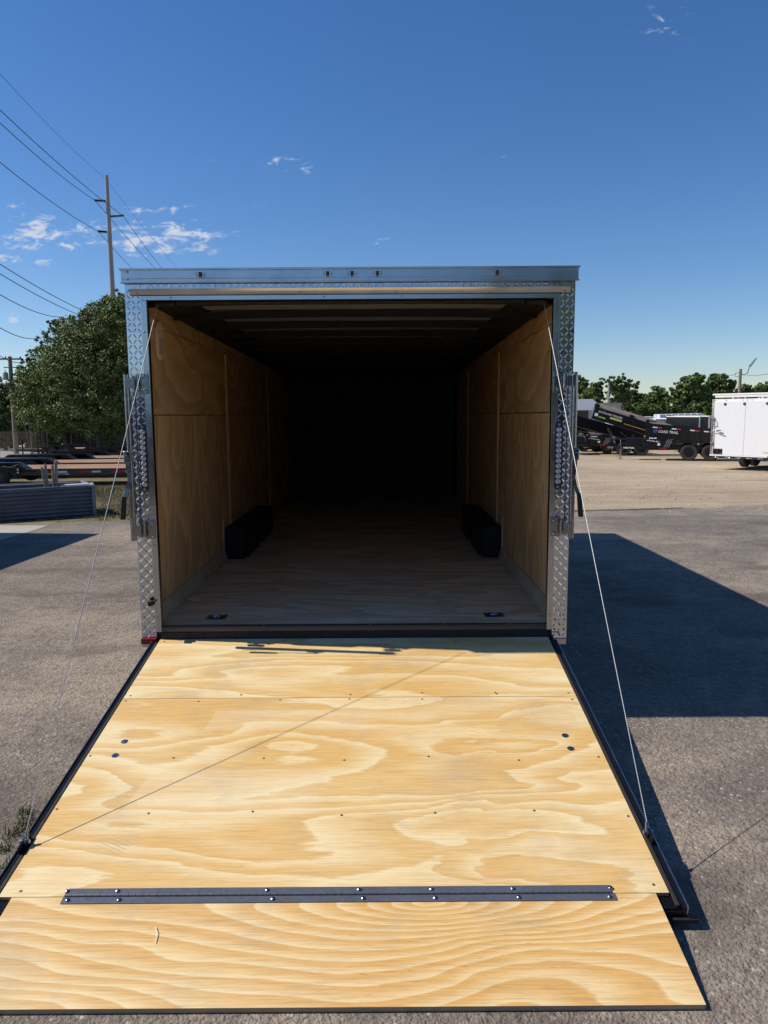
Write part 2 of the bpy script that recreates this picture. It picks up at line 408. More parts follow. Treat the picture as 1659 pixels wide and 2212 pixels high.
M_board = mat('grey_board', fn=lambda t: (lambda P, x, y, z: {'Base Color': t.mix(t.mapr(t.noise(t.vec(x*1.5, y*10., z*14.), 1., 4., .6), .3, .7), (.34, .27, .215), (.58, .47, .385)), 'Roughness': .85})(*t.coord()))
def f_corr(t):
    P, x, y, z = t.coord()
    n = t.noise(P, 3., 4.)
    return {'Base Color': t.mix(t.mapr(n, .3, .7), (.21, .22, .26), (.29, .30, .34)), 'Roughness': .5, 'Metallic': .1}
M_corr = mat('corrugated_grey', fn=f_corr)
M_shed = simple('roof_sheet', (.5, .5, .5), .4, .5, var=.1)
M_wrap = mat('white_wrap', fn=lambda t: (lambda P, x, y, z: {'Base Color': t.mix(t.mapr(t.noise(P, 2.5, 4., .6), .35, .65), (.45, .46, .50), (.75, .76, .78)), 'Roughness': .4, 'Normal': t.bump(t.noise(P, 5., 4.), .6, .08)})(*t.coord()))
M_polec = simple('concrete_pole', (.30, .295, .28), .9, var=.12, scale=1.)
M_polew = mat('wood_pole', fn=lambda t: (lambda P, x, y, z: {'Base Color': t.mix(t.noise(t.vec(x*20., y*20., z*.8), 1., 4.), (.16, .125, .09), (.30, .25, .19)), 'Roughness': .9})(*t.coord()))
M_wire = mat('line_wire', (.02, .02, .022), .6)
M_cable = mat('steel_cable', fn=lambda t: (lambda P, x, y, z: {'Base Color': t.mix(t.math('GREATER_THAN', t.math('SINE', z*900.+x*600.), .1), (.30, .29, .27), (.74, .73, .69)), 'Roughness': .35, 'Metallic': .55})(*t.pos()))
def leaf_mat(name, lo, hi, tr=.25):
    def fn(t):
        n = t.new('ShaderNodeAttribute'); n.attribute_name = 'tint'
        g = X(t, n.outputs['Fac'])
        P, x, y, z = t.pos()
        v = t.noise(P, 1.3, 3.)
        return {'Base Color': t.mix(t.math('ADD', g*.65, v*.5, clamp=True), lo, hi), 'Roughness': .62, 'Transmission Weight': 0.}
    return mat(name, fn=fn, spec=.35)
M_leafA = leaf_mat('leaf_big_tree', (.040, .064, .015), (.215, .26, .066))
M_leafB = leaf_mat('leaf_mid', (.045, .078, .020), (.19, .26, .068))
M_leafC = leaf_mat('leaf_light', (.050, .080, .020), (.20, .27, .07))
M_leafD = leaf_mat('leaf_dark', (.030, .048, .014), (.12, .165, .045))
M_grass = leaf_mat('grass_blades', (.06, .085, .025), (.19, .19, .075))
M_dry = leaf_mat('dry_grass_blades', (.11, .10, .04), (.32, .26, .13))
M_bark = simple('bark', (.12, .095, .07), .9, var=.3, scale=4, bump=.4)
M_cact = simple('cactus_skin', (.34, .29, .24), .8, var=.35, scale=14)
M_stone = simple('pebble', (.27, .24, .21), .9, var=.3, scale=8)

# ------------------------------------------------------------------ ground
def sheet(name, poly, m, dz=0., kind='structure', label=None, sub=None):
    bm = bmesh.new(); f = bm.faces.new([bm.verts.new((x, y, 0)) for x, y in poly])
    for yc in (1., 62.):
        bmesh.ops.bisect_plane(bm, geom=bm.verts[:]+bm.edges[:]+bm.faces[:], plane_co=(0, yc, 0), plane_no=(0, 1, 0))
    bmesh.ops.triangulate(bm, faces=bm.faces[:])
    for v in bm.verts: v.co.z = gz(v.co.y)+dz
    me = bpy.data.meshes.new(name); bm.to_mesh(me); bm.free(); me.materials.append(m)
    if me.polygons and me.polygons[0].normal.z < 0: me.flip_normals()
    o = bpy.data.objects.new(name, me); COL.objects.link(o); o['kind'] = kind
    if label: o['label'] = label
    return o
sheet('ground', [(-1200, -1200), (1200, -1200), (1200, 1200), (-1200, 1200)], M_sand, -.012)
def edge_pts(pts, n, amp):
    out_ = []
    for i in range(len(pts)-1):
        for k in range(n):
            q = Vector(pts[i]).lerp(Vector(pts[i+1]), k/n); out_.append((q.x+random.uniform(-amp, amp), q.y+random.uniform(-amp, amp)))
    return out_+[pts[-1]]
aR = Gnd(1300, 1104); aR2 = Gnd(1659, 1091); aL = Gnd(0, 1133); aL2 = Gnd(280, 1124)
line = [(-30, aL.y-1.5), (aL.x, aL.y), (aL2.x, aL2.y), (-1, 9.6), (aR.x, aR.y), (aR2.x, aR2.y), (30, aR2.y+2.2)]
sheet('asphalt_lot', [(-30, -30)]+[(x, y) for x, y in edge_pts(line, 34, .13)]+[(30, -30)], M_asph, 0.)
pa = [Gnd(-60, 1135), Gnd(105, 1135.5), Gnd(60, 1150), Gnd(0, 1168), Gnd(-150, 1210)]
sheet('concrete_pad', [(-12, pa[0].y)]+[(p.x, p.y) for p in pa[:1]]+[(p.x, p.y) for p in pa[1:]]+[(-12, pa[4].y)], M_conc, .004)

# ------------------------------------------------------------------ MAIN TRAILER
ZB, ZF, ZH, WO, WJ, ZJ, ZT, LEN = .397, .495, .419, 1.2955, 1.172, 2.431, 2.524, 7.3
T = thing('enclosed_trailer', (0, 0, 0), 0, 'large enclosed cargo trailer seen from behind, plywood ramp door lowered, plywood-lined inside', 'trailer')
def part(mb, name, m, parent=T, bevel=0., label=None, kind=None):
    o = mb.build(name, m, parent, bevel); tag(o, label, kind=kind); return o
for s in (-1, 1):
    x0, x1 = sorted((s*(WO-.012), s*(WO-.006)))
    part(MB().box((x0, .05, .40), (x1, LEN, 2.55)), 'side_skin', M_black, T)
    # interior plywood panels with gaps between sheets
    xa, xb = sorted((s*1.240, s*1.252))
    ys = [.036, 2.44, 4.88, LEN-.03]
    for i in range(3):
        for (z0, z1, mm) in ((.50, 1.772, M_wall), (1.778, 2.32, M_wallb), (2.325, 2.47, M_wallb)):
            part(MB().box((xa, ys[i]+.003, z0), (xb, ys[i+1]-.003, z1)), 'wall_panel', mm if (i+s) % 2 or z0 > 1 else M_wall)
    for yb in (2.44, 4.88):
        xc, xd = sorted((s*1.2395, s*1.231))
        part(MB().box((xc, yb-.028, .62), (xd, yb+.028, 2.32)), 'batten', M_batten, bevel=.002)
    part(MB().prism([(s*1.239, .497), (s*1.239, .590), (s*1.230, .590), (s*1.205, .520), (s*1.205, .497)], .09, 2.10), 'cove_board', M_cove)
    part(MB().prism([(s*1.239, .497), (s*1.239, .590), (s*1.230, .590), (s*1.205, .520), (s*1.205, .497)], 3.86, LEN-.03), 'cove_board', M_cove)
    # wheel box
    xe, xf = sorted((s*1.238, s*1.055))
    part(MB().box((xe, 2.13, .50), (xf, 3.82, .775)), 'wheel_box', M_blackM, bevel=.01)
    part(MB().box(sorted_lo := (min(s*1.239, s*1.231), 2.09, .50), (max(s*1.239, s*1.231), 2.127, .86)), 'wheel_box_trim', M_batten)
# floor: separate sheets across the trailer
yf = [.035, .80, 2.02, 3.24, 4.46, 5.68, LEN-.03]
for i in range(6):
    part(MB().box((-1.24, yf[i]+.0015, ZF-.018), (1.24, yf[i+1]-.0015, ZF)), 'floor_sheet', M_floor)
for sx in (-1, 1):
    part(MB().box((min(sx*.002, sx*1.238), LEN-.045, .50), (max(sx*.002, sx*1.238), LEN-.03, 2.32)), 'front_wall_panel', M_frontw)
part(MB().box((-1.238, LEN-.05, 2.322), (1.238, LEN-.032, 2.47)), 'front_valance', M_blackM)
part(MB().box((-1.28, LEN-.028, .40), (1.28, LEN, 2.55)), 'front_skin', M_black)
part(MB().box((-1.23, .02, 2.475), (1.23, LEN-.03, 2.485)), 'ceiling_sheet', M_ceil)
for s in (-1, 1):
    y0, y1 = .036, LEN-.06
    part(MB().add([(s*1.238, y0, 2.445), (s*1.238, y0, 2.474), (s*.99, y0, 2.474), (s*1.238, y1, 2.34), (s*1.238, y1, 2.474), (s*.99, y1, 2.474)], [(0, 1, 2), (5, 4, 3), (0, 3, 4, 1), (1, 4, 5, 2), (2, 5, 3, 0)]), 'ceiling_cove', M_blackM)
for i in range(12):
    y = .12+i*.61; mb = MB(); n = 12
    prof = []
    for k in range(n+1):
        x = -1.225+2.45*k/n; prof.append((x, 2.455+.018*math.cos(x/1.225*math.pi/2)))
    poly = [(x, z) for x, z in prof]+[(x, z-.045) for x, z in reversed(prof)]
    mb.prism(poly, y, y+.04); part(mb, 'roof_bow', M_blackM)
part(MB().box((-1.29, -.005, 2.553), (1.29, LEN, 2.585)), 'roof', M_alu)
for s in (-1, 1):   # side roof rail edges
    a, b = sorted((s*1.30, s*1.285)); part(MB().box((a, .03, 2.50), (b, LEN, 2.552)), 'side_rail', M_alu)
# underbody
part(MB().box((-1.28, .10, .36), (1.28, LEN, .474)), 'chassis', M_blackM)
# rear frame core (black steel) behind plates
for s in (-1, 1):
    a, b = sorted((s*(WJ+.012), s*(WO-.004))); part(MB().box((a, .004, ZB), (b, .033, 2.55)), 'post_core', M_blackM)
part(MB().box((-WJ-.01, .006, ZJ+.006), (WJ+.01, .033, 2.55)), 'header_core', M_blackM)
# diamond plate: sheet + raised lugs
def lugs(mb, x0, x1, z0, z1, pit=.0315, L=.0175, wd=.0046, h=.0016, y=-.003, ph=0):
    nz_ = int((z1-z0)/pit); nx = max(1, int(round((x1-x0)/pit)))
    px = (x1-x0)/nx
    for i in range(nz_):
        for j in range(nx):
            cx, cz = x0+(j+.5)*px, z0+(i+.5)*pit
            a = R(52) if (i+j+ph) % 2 else R(-52)
            c, s_ = math.cos(a), math.sin(a)
            loc = [(-L, 0, 0), (-L*.45, wd, 0), (L*.45, wd, 0), (L, 0, 0), (L*.45, -wd, 0), (-L*.45, -wd, 0), (-L*.5, 0, h), (L*.5, 0, h)]
            vs = [(cx+p*c-q*s_, y-r, cz+p*s_+q*c) for p, q, r in loc]
            mb.add(vs, [(0, 6, 1), (1, 6, 7, 2), (2, 7, 3), (3, 7, 4), (4, 7, 6, 5), (5, 6, 0)])
for s in (-1, 1):
    a, b = sorted((s*(WO), s*(WJ+.034)))
    pl = part(MB().box((a, -.003, ZB+.012), (b, .0035, 2.5235)), 'corner_post', M_plate, label='diamond plate rear corner post')
    mb = MB(); lugs(mb, a+.002, b-.002, ZB+.02, 2.515, ph=(s > 0)); lg = part(mb, 'tread_lugs', M_plate, pl, kind='stuff')
    # wrap onto the side
    c, d = sorted((s*(WO+.0005), s*(WO-.005)))
    part(MB().box((c, .0037, ZB+.012), (d, .12, 2.498)), 'corner_wrap', M_plate, pl)
hp = part(MB().box((-WJ-.032, -.003, ZJ+.03), (WJ+.032, .0055, 2.5235)), 'header_plate', M_plate)
mb = MB()
for k in range(int(2.34/.042)):
    cx = -1.17+.042*(k+.5)
    for a, dxx in ((R(52), -.008), (R(-52), .012)):
        L, wd, h = .016, .0048, .0014; c, s_ = math.cos(a), math.sin(a)
        loc = [(-L, 0, 0), (-L*.45, wd, 0), (L*.45, wd, 0), (L, 0, 0), (L*.45, -wd, 0), (-L*.45, -wd, 0), (-L*.5, 0, h), (L*.5, 0, h)]
        mb.add([(cx+dxx+p*c-q*s_, -.003-r, 2.503+p*s_+q*c) for p, q, r in loc], [(0, 6, 1), (1, 6, 7, 2), (2, 7, 3), (3, 7, 4), (4, 7, 6, 5), (5, 6, 0)])
part(mb, 'tread_lugs', M_plate, hp, kind='stuff')
# top rail with lips
rail = part(MB().box((-1.308, -.022, 2.527), (1.308, .03, 2.597)).box((-1.316, -.032, 2.594), (1.316, .034, 2.604)).box((-1.312, -.030, 2.522), (1.312, .0, 2.529)).box((-1.3075, -.0255, 2.545), (1.3075, -.02, 2.549)), 'top_rail', M_alu, bevel=.0015)
def screw(x, y, z, r, parent, axis='Y', m=M_zinc, name='screw', flip=-1):
    mb = MB(); mb.lathe([(r, 0), (r*.95, flip*r*.35), (r*.6, flip*r*.62), (r*.15, flip*r*.72)], (x, y, z), axis, 8); return mb.build(name, m, parent)
for s in (-1, 1):
    screw(s*1.27, -.0225, 2.585, .007, rail); screw(s*1.27, -.0225, 2.545, .007, rail)
def px_x(u, D): return CAM.x+(u-829.5)/FPX*D
for u in (443, 714, 766, 820, 1075):
    x = px_x(u, 4.3)
    b = part(MB().box((x-.028, -.028, 2.553), (x+.028, -.0225, 2.579)), 'marker_light', M_alu, bevel=.003)
    MB().box((x-.0085, -.040, 2.554), (x+.0085, -.0285, 2.580)).build('marker_hood', M_blackM, b, .002)
    MB().box((x-.007, -.0425, 2.556), (x+.007, -.0405, 2.577)).build('marker_lens', M_lensbase, b)
    screw(x-.021, -.0285, 2.566, .005, b); screw(x+.021, -.0285, 2.566, .005, b)
# drip cap (proud, lip tilted to mirror the sunlit ramp) and head trim
vs = []
for x in (-1.262, 1.262): vs += [(x, -.006, 2.456), (x, -.020, 2.456), (x, -.022, 2.468), (x, -.037, 2.488), (x, -.037, 2.4895), (x, -.006, 2.478)]
dc = part(MB().add(vs, [(0, 1, 2, 3, 4, 5), (11, 10, 9, 8, 7, 6)]+[(i, (i+1) % 6, (i+1) % 6+6, i+6) for i in range(6)]), 'drip_cap', M_alu)
for x in (-1.22, -.29, .26, .64, 1.23): screw(x, -.0212, 2.465, .0065, dc)
ht = part(MB().box((-WJ-.030, -.014, ZJ-.002), (WJ+.030, .02, 2.4535)), 'head_trim', M_alu, bevel=.001)
for x in (-1.03, -.15, .30, 1.05): screw(x, -.0145, 2.442, .006, ht)
for s in (-1, 1):
    a, b = sorted((s*WJ, s*(WJ+.0335)))
    jt = part(MB().box((a, -.014, ZF-.03), (b, -.0035, 2.428)).box((min(s*WJ, s*(WJ+.004)), -.0035, ZF-.03), (max(s*WJ, s*(WJ+.004)), .033, 2.428)), 'jamb_trim', M_alu, bevel=.001)
    for z in (2.25, 1.66, 1.0, .56): screw(s*(WJ+.018), -.0145, z, .0065, jt)
    # feet under the posts
    a, b = sorted((s*(WO-.002), s*(WJ+.04)))
    part(MB().box((a, -.012, ZB-.028), (b, .07, ZB+.010)), 'post_foot', M_alu, bevel=.003)
part(MB().box((-1.297, -.026, ZB-.006), (-1.205, -.0125, ZB+.030)), 'reflector', M_red, bevel=.003, label='red reflector at the foot of the left post')
part(MB().box((1.205, -.0045, ZB+.047), (1.255, -.0035, ZB+.052)), 'drain_slot', M_blackM)
# rubber latch bumper at left
p = at(318, 1310, 4.39); bmp = part(MB().box((p.x-.020, -.010, p.z-.022), (p.x+.026, -.0035, p.z+.024)), 'latch_catch', M_rubber, bevel=.003)
MB().box((p.x-.022, -.050, p.z-.020), (p.x+.004, -.0105, p.z+.010)).box((p.x+.0045, -.034, p.z+.002), (p.x+.022, -.0105, p.z+.012)).build('catch_hook', M_rubber, bmp, .004)
# strip lights
for s, u, v0, v1 in ((-1, 311, 916, 1064), (1, 1208, 911, 1058)):
    x = px_x(u, 4.39)+(.004 if s < 0 else 0); hz = 905-(u-829.5)*.006
    z1, z0 = CAM.z+(hz-v0-7)/FPX*4.39, CAM.z+(hz-v1-7)/FPX*4.39
    zc, hl = (z0+z1)/2, (z1-z0)/2
    mb = MB(); poly = []
    for k in range(24):
        a = 2*math.pi*k/24; poly.append((x+.023*math.cos(a), zc+(hl-.023)*(1 if math.sin(a) >= 0 else -1)+.023*math.sin(a)))
    mb.prism(poly, -.0155, -.0035)
    tl = part(mb, 'strip_light', M_lensbase, bevel=.002, label='clear lens tail light strip')
    n = 11; L0 = hl-.048
    for k in range(n):
        z = zc-L0+2*L0*k/(n-1)
        mb = MB(); mb.lathe([(.0158, 0), (.0158, -.003), (.012, -.0075), (.009, -.0055), (.004, -.0085), (.0012, -.009)], (x, -.016, z), 'Y', 16); mb.build('lens', M_lens, tl)
    for z in (zc+hl-.017, zc-hl+.017): screw(x, -.0156, z, .0085, tl)
# lock bars
for s in (-1, 1):
    xb, yb = s*1.290, -.074
    bar = part(MB().tube([(xb, yb, 1.04), (xb, yb, 2.005)], .0165, 14), 'lock_bar', M_zinc, label='zinc plated cam lock bar beside the post')
    for z in (1.955, 1.10):
        MB().box((min(s*1.268, xb+s*.004), yb-.020, z-.035), (max(s*1.268, xb+s*.004), yb+.004, z+.035)).build('bar_collar', M_zinc, bar, .004)
        a, b = sorted((s*1.240, s*1.269))
        MB().box((a, yb-.016, z-.028), (b, yb-.010, z+.028)).build('bracket_arm', M_zinc, bar, .001)
        MB().tube([(s*1.240, -.042, z-.040), (s*1.240, -.042, z+.042)], .0155, 12).build('hinge_knuckle', M_zinc, bar)
        a, b = sorted((s*1.178, s*1.240))
        hpz = MB().box((a, -.022, z-.058), (b, -.0115, z+.058)).build('hinge_plate', M_zinc, bar, .0035)
    for z in (1.955, 1.10):
        for dz_ in (-.04, .04): screw(s*1.20, -.0225, z+dz_, .011, bar, name='bolt')
    zp = CAM.z-(991-905)/FPX*4.35
    hd = MB().box((min(xb-s*.012, xb+s*.030), yb-.026, zp-.032), (max(xb-s*.012, xb+s*.030), yb+.006, zp+.038)).build('handle_bracket', M_zinc, bar, .007)
    screw(xb+s*.012, yb-.0265, zp+.008, .010, hd, name='bolt')
    pth = [(xb+s*.006, yb-.036, zp+.01), (xb+s*.002, yb-.037, zp-.07), (xb-s*.005, yb-.038, zp-.13), (xb+s*.006, yb-.040, zp-.18), (xb+s*.028, yb-.046, zp-.235)]
    mb = MB()
    for k in range(len(pth)-1):
        p0, p1 = Vector(pth[k]), Vector(pth[k+1]); w = .011
        mb.add([p0+Vector((-w, -.003, 0)), p0+Vector((w, -.003, 0)), p1+Vector((w, -.003, 0)), p1+Vector((-w, -.003, 0)), p0+Vector((-w, .003, 0)), p0+Vector((w, .003, 0)), p1+Vector((w, .003, 0)), p1+Vector((-w, .003, 0))],
            [(0, 1, 2, 3), (7, 6, 5, 4), (0, 4, 5, 1), (1, 5, 6, 2), (2, 6, 7, 3), (3, 7, 4, 0)])
    MBh = mb.build('lock_handle', M_zinc, bar)
    e = Vector(pth[-1]); xs = s*.014
    MB().add([e+Vector((-.013, -.009, .012)), e+Vector((.013, -.009, .012)), e+Vector((.014+xs, -.011, -.125)), e+Vector((-.014+xs, -.011, -.125)), e+Vector((-.013, .009, .012)), e+Vector((.013, .009, .012)), e+Vector((.014+xs, .009, -.125)), e+Vector((-.014+xs, .009, -.125))],
        [(0, 1, 2, 3), (7, 6, 5, 4), (0, 4, 5, 1), (1, 5, 6, 2), (2, 6, 7, 3), (3, 7, 4, 0)]).build('handle_grip', M_rubber, bar, .004)
# sill: aluminium nosing + black rubber seal
part(MB().box((-WJ+.002, -.004, ZF-.022), (WJ-.002, .033, ZF+.002)).box((-WJ+.002, -.010, ZF-.030), (WJ-.002, -.0045, ZF-.004)), 'sill_nosing', M_dkgrey, bevel=.001)
part(MB().box((-WJ-.01, -.012, ZH-.03), (WJ+.01, .03, ZF-.031)), 'sill_seal', M_rubber, bevel=.006)
for x in (-.55, .1, .55, .95): screw(x, .015, ZF+.002, .007, T, 'Z', flip=1)
# D-ring pans
for u, v in ((468, 1334), (1067, 1329)):
    d = ray(u, v); q = CAM+d*((ZF-CAM.z)/d.z)
    pan = part(MB().box((q.x-.062, q.y-.052, ZF+.0005), (q.x+.062, q.y-.036, ZF+.004)).box((q.x-.062, q.y+.036, ZF+.0005), (q.x+.062, q.y+.052, ZF+.004)).box((q.x-.062, q.y-.036, ZF+.0005), (q.x-.040, q.y+.036, ZF+.004)).box((q.x+.040, q.y-.036, ZF+.0005), (q.x+.062, q.y+.036, ZF+.004)), 'tie_down_pan', M_zinc, bevel=.001)
    MB().box((q.x-.040, q.y-.036, ZF+.0004), (q.x+.040, q.y+.036, ZF+.001)).build('pan_recess', M_blackM, pan)
    ring = [(q.x+.028*math.cos(a), q.y+.024*math.sin(a), ZF+.009) for a in [2*math.pi*k/16 for k in range(17)]]
    MB().tube(ring, .0055, 8).build('tie_down_ring', M_zinc, pan)
    MB().tube([(q.x-.03, q.y+.018, ZF+.009), (q.x+.03, q.y+.018, ZF+.009)], .006, 8).build('ring_clamp', M_zinc, pan)
    for a in (-1, 1):
        for b in (-1, 1): screw(q.x+a*.052, q.y+b*.044, ZF+.004, .005, pan, 'Z', flip=1)
# oval wall vent upper left
mb = MB(); vy, vz = .42, 2.245; poly = []
for k in range(28):
    a = 2*math.pi*k/28; poly.append((vy+.070*math.cos(a), vz+.05*(1 if math.sin(a) >= 0 else -1)+.070*math.sin(a)))
n = len(poly); vs = [(-1.2395, a, b) for a, b in poly]+[(-1.226, a, b) for a, b in poly]
mb.add(vs, [tuple(range(n)), tuple(range(2*n-1, n-1, -1))]+[(i, (i+1) % n, (i+1) % n+n, i+n) for i in range(n)])
vt = part(mb, 'wall_vent', simple('tan_plastic', (.80, .62, .42), .5, var=.05), bevel=.003)
MB().box((-1.2255, vy-.035, vz-.09), (-1.220, vy+.04, vz+.01)).build('vent_flap', M_cove, vt, .003)
# ramp spring tube in the header, with cable drums
part(MB().tube([(-1.15, .08, 2.425), (-1.03, .08, 2.425)], .022, 14), 'spring_drum', M_blackM); part(MB().tube([(1.03, .08, 2.425), (1.15, .08, 2.425)], .022, 14), 'spring_drum', M_blackM)
part(MB().tube([(-1.02, .08, 2.43), (1.02, .08, 2.43)], .018, 12), 'ramp_spring', M_blackM)
# side door at the front right, white strip drawn as the light line at its gap, switch plate
sd = part(MB().box((1.2285, 6.05, .56), (1.2385, 6.85, 2.30)), 'side_door', M_blackM)
MB().box((1.2245, 6.02, .56), (1.2280, 6.035, 2.25)).build('door_light_line', M_whitem, sd); MB().box((1.1, 6.35, .497), (1.22, 6.75, .503)).build('step_plate', M_alu, sd)
part(MB().box((-1.238, 5.55, 2.17), (-1.229, 5.58, 2.25)), 'switch_plate', M_whitem)
# axles and wheels under the floor
def wheel(c, r, w, parent, rimr=.55, axis='Y', side=-1, rimm=M_black, n=28):
    mb = MB(); h = w/2
    mb.lathe([(r*rimr, -h*.8), (r*.72, -h), (r*.92, -h*.96), (r*.99, -h*.7), (r, -h*.3), (r, h*.3), (r*.99, h*.7), (r*.92, h*.96), (r*.72, h), (r*rimr, h*.8)], c, axis, n)
    o = mb.build('wheel', M_tyre, parent)
    mb = MB(); k = side
    mb.lathe([(r*rimr*1.02, k*h*.82), (r*rimr*.93, k*h*.90), (r*rimr*.88, k*h*.55), (r*.26, k*h*.5), (r*.2, k*h*.95), (r*.05, k*h*1.0)], c, axis, n)
    for j in range(8):
        a = 2*math.pi*j/8; q = Vector(c)+Vector((r*.38*math.cos(a), k*h*.60, r*.38*math.sin(a)))
        mb.lathe([(r*.05, -.01), (r*.05, .01)], q, 'Y', 6)
    mb.build('rim', rimm, o); return o
for s in (-1, 1):
    for y in (2.55, 3.40):
        mb = MB(); mb.lathe([(.19, -.09), (.30, -.10), (.345, -.07), (.345, .07), (.30, .10), (.19, .09)], (s*1.14, y, .345), 'X', 24); w_ = part(mb, 'wheel', M_tyre)
        mb = MB(); mb.lathe([(.185, -.05), (.05, -.03), (.05, .03), (.185, .05)], (s*1.14, y, .345), 'X', 20); mb.build('rim', M_zinc, w_)
for y in (2.55, 3.40): part(MB().tube([(-1.0, y, .345), (1.0, y, .345)], .04, 8), 'axle', M_blackM)
part(MB().box((-.05, LEN, .37), (.05, LEN+1.3, .46)).box((-.03, LEN+1.0, -.10), (.03, LEN+1.06, .9)), 'tongue', M_blackM)

# ------------------------------------------------------------------ ramp door (part of the trailer); local frame: x, -s, n
RA = .1654
def RP(v): return v
rd = MB()
rd.box((-1.205, -2.055, -.052), (1.205, -.01, -.0145)); rd.box((-1.221, -2.065, -.054), (-1.209, -.02, -.006)); rd.box((1.209, -2.065, -.054), (1.221, -.02, -.006))
rd.box((-1.209, -2.065, -.054), (-1.205, -.02, -.044)); rd.box((1.205, -2.065, -.054), (1.209, -.02, -.044))
door = rd.build('ramp_door', [M_black], T, .001); door.location = (0, -.012, ZH); door.rotation_euler = (RA, 0, 0)
tag(door, 'lowered plywood ramp door with folded-out end flap')
for s in (-1, 1):    # aluminium edge angles and rubber seal
    a, b = sorted((s*1.2215, s*1.2265)); MB().box((a, -2.063, -.056), (b, -.03, .002)).build('edge_lip', M_dkgrey if s < 0 else M_alu, door, .001); MB().box((min(s*1.2055, s*1.2210), -2.063, -.010), (max(s*1.2055, s*1.2210), -.03, -.005)).build('edge_angle', M_black, door)
    a, b = sorted((s*1.187, s*1.203)); MB().box((a, -2.05, -.0143), (b, -.03, -.003)).build('edge_seal', M_rubber, door, .004)
    a, b = sorted((s*1.14, s*1.219)); MB().box((a, -2.063, -.043), (b, -2.030, -.020)).box((a, -2.022, -.0435), (b, -1.99, -.016)).build('frame_end', M_black, door, .003)
    q = MB().box((s*1.16-.05, -2.078, -.058), (s*1.16+.10*(.5+.5*s)+.0, -2.066, -.040)); q.build('end_channel', M_blackM, door, .002)
def panel(poly, z0, z1, m, name='plywood_panel'):
    n = len(poly); vs = [(x, y, z0) for x, y in poly]+[(x, y, z1) for x, y in poly]
    mb = MB(); mb.add(vs, [tuple(range(n-1, -1, -1))], 1); mb.add(vs, [tuple(range(n, 2*n))], 0); mb.add(vs, [(i, (i+1) % n, (i+1) % n+n, i+n) for i in range(n)], 1)
    o = mb.build(name, [m, M_edge], door, 0., smooth=False, fix=False)
    bm = bmesh.new(); bm.from_mesh(o.data); bmesh.ops.remove_doubles(bm, verts=bm.verts[:], dist=1e-5); bmesh.ops.recalc_face_normals(bm, faces=bm.faces[:]); bm.to_mesh(o.data); bm.free()
    return o
SE, NO, EN = -.683, -1.998, -2.425
p1 = panel([(-1.182, SE+.0018), (1.182, SE+.0018), (1.182, -.002), (-1.182, -.002)], -.014, 0, M_ply1)
p2 = panel([(-1.182, NO), (-1.134, NO), (1.134, NO), (1.182, NO), (1.182, SE-.0018), (-1.182, SE-.0018)], -.014, 0, M_ply2)
fl = panel([(-1.134, EN), (1.134, EN), (1.134, NO-.002), (-1.134, NO-.002)], -.019, -.0005, M_ply3, 'flap_panel')
def rampxy(u, v):
    n_ = Vector((0, -math.sin(RA), math.cos(RA))); c_ = n_.dot(Vector((0, -.012, ZH))); d = ray(u, v)
    q = CAM+d*((c_-n_.dot(CAM))/n_.dot(d)); return q.x, -math.hypot(q.y+.012, q.z-ZH)
# piano hinge
h0 = rampxy(138, 1937); h1 = rampxy(1326, 1925)
hx0, hx1 = h0[0], h1[0]; hy = NO
hinge = MB().box((hx0+.006, hy+.005, .0005), (hx1-.006, hy+.034, .003)).box((hx0, hy-.034, .0005), (hx1, hy-.005, .003)).build('piano_hinge', M_strap, door, .0008)
kn = []; k = 0; x = hx0+.004
mb = MB()
while x < hx1-.02:
    mb.tube([(x, hy, .0045), (x+.0235, hy, .0045)], .0058, 8); x += .025
mb.build('hinge_knuckles', M_strap, hinge)
for uv in [(147, 1924), (255, 1925), (578, 1921), (776, 1919), (932, 1917), (1107, 1917), (1318, 1917), (148, 1943), (258, 1944), (590, 1941), (785, 1939), (940, 1938), (1120, 1936), (1316, 1935)]:
    x, y = rampxy(*uv); up_ = uv[1] < 1930
    screw(x, hy+(.020 if up_ else -.020), .0032, .0085, hinge, 'Z', flip=1, name='bolt')
# screws sunk into the plywood
M_scr = simple('dull_screw', (.20, .14, .09), .5, .5, var=.2)
for uv in [(521, 1501), (610, 1505) if 0 else (757, 1500), (912, 1497), (1070, 1496), (282, 1503), (272, 1514), (429, 1515), (605, 1512), (755, 1510), (912, 1510), (1073, 1499), (1228, 1497), (1236, 1511),
        (195, 1633), (375, 1637), (570, 1638), (744, 1642), (926, 1634), (1121, 1642), (1293, 1635), (123, 1748), (321, 1757), (546, 1753), (738, 1761), (940, 1756), (1154, 1751), (1357, 1763), (45, 1925), (1412, 1911), (300, 1400), (355, 1386), (1180, 1385), (265, 1456), (430, 1384), (615, 1383), (985, 1385)]:
    x, y = rampxy(*uv)
    if -1.17 < x < 1.17: MB().lathe([(.0062, .0002), (.0058, .0009), (.002, .0006)], (x, y, 0), 'Z', 8).build('screw', M_scr, door)
for uv in [(269, 1602), (249, 1632), (1221, 1589), (1233, 1617)]:
    x, y = rampxy(*uv); MB().lathe([(.017, .0003), (.0165, .0015), (.010, .0022), (.009, .0045), (.003, .0055)], (x, y, 0), 'Z', 16).build('bolt_washer', M_zinc, door)
x_, y_ = rampxy(338, 2022); o = MB().tube([(x_-.012, y_+.035, .003), (x_, y_+.01, .006), (x_+.006, y_-.03, .003)], .0013, 5).build('straw', mat('pale_sliver', (.85, .78, .55), .7)); o.parent = None; o.matrix_world = Matrix.Translation((0, -.012, ZH)) @ Matrix.Rotation(RA, 4, 'X'); tag(o, 'thin pale wood sliver lying on the ramp flap', 'wood sliver')
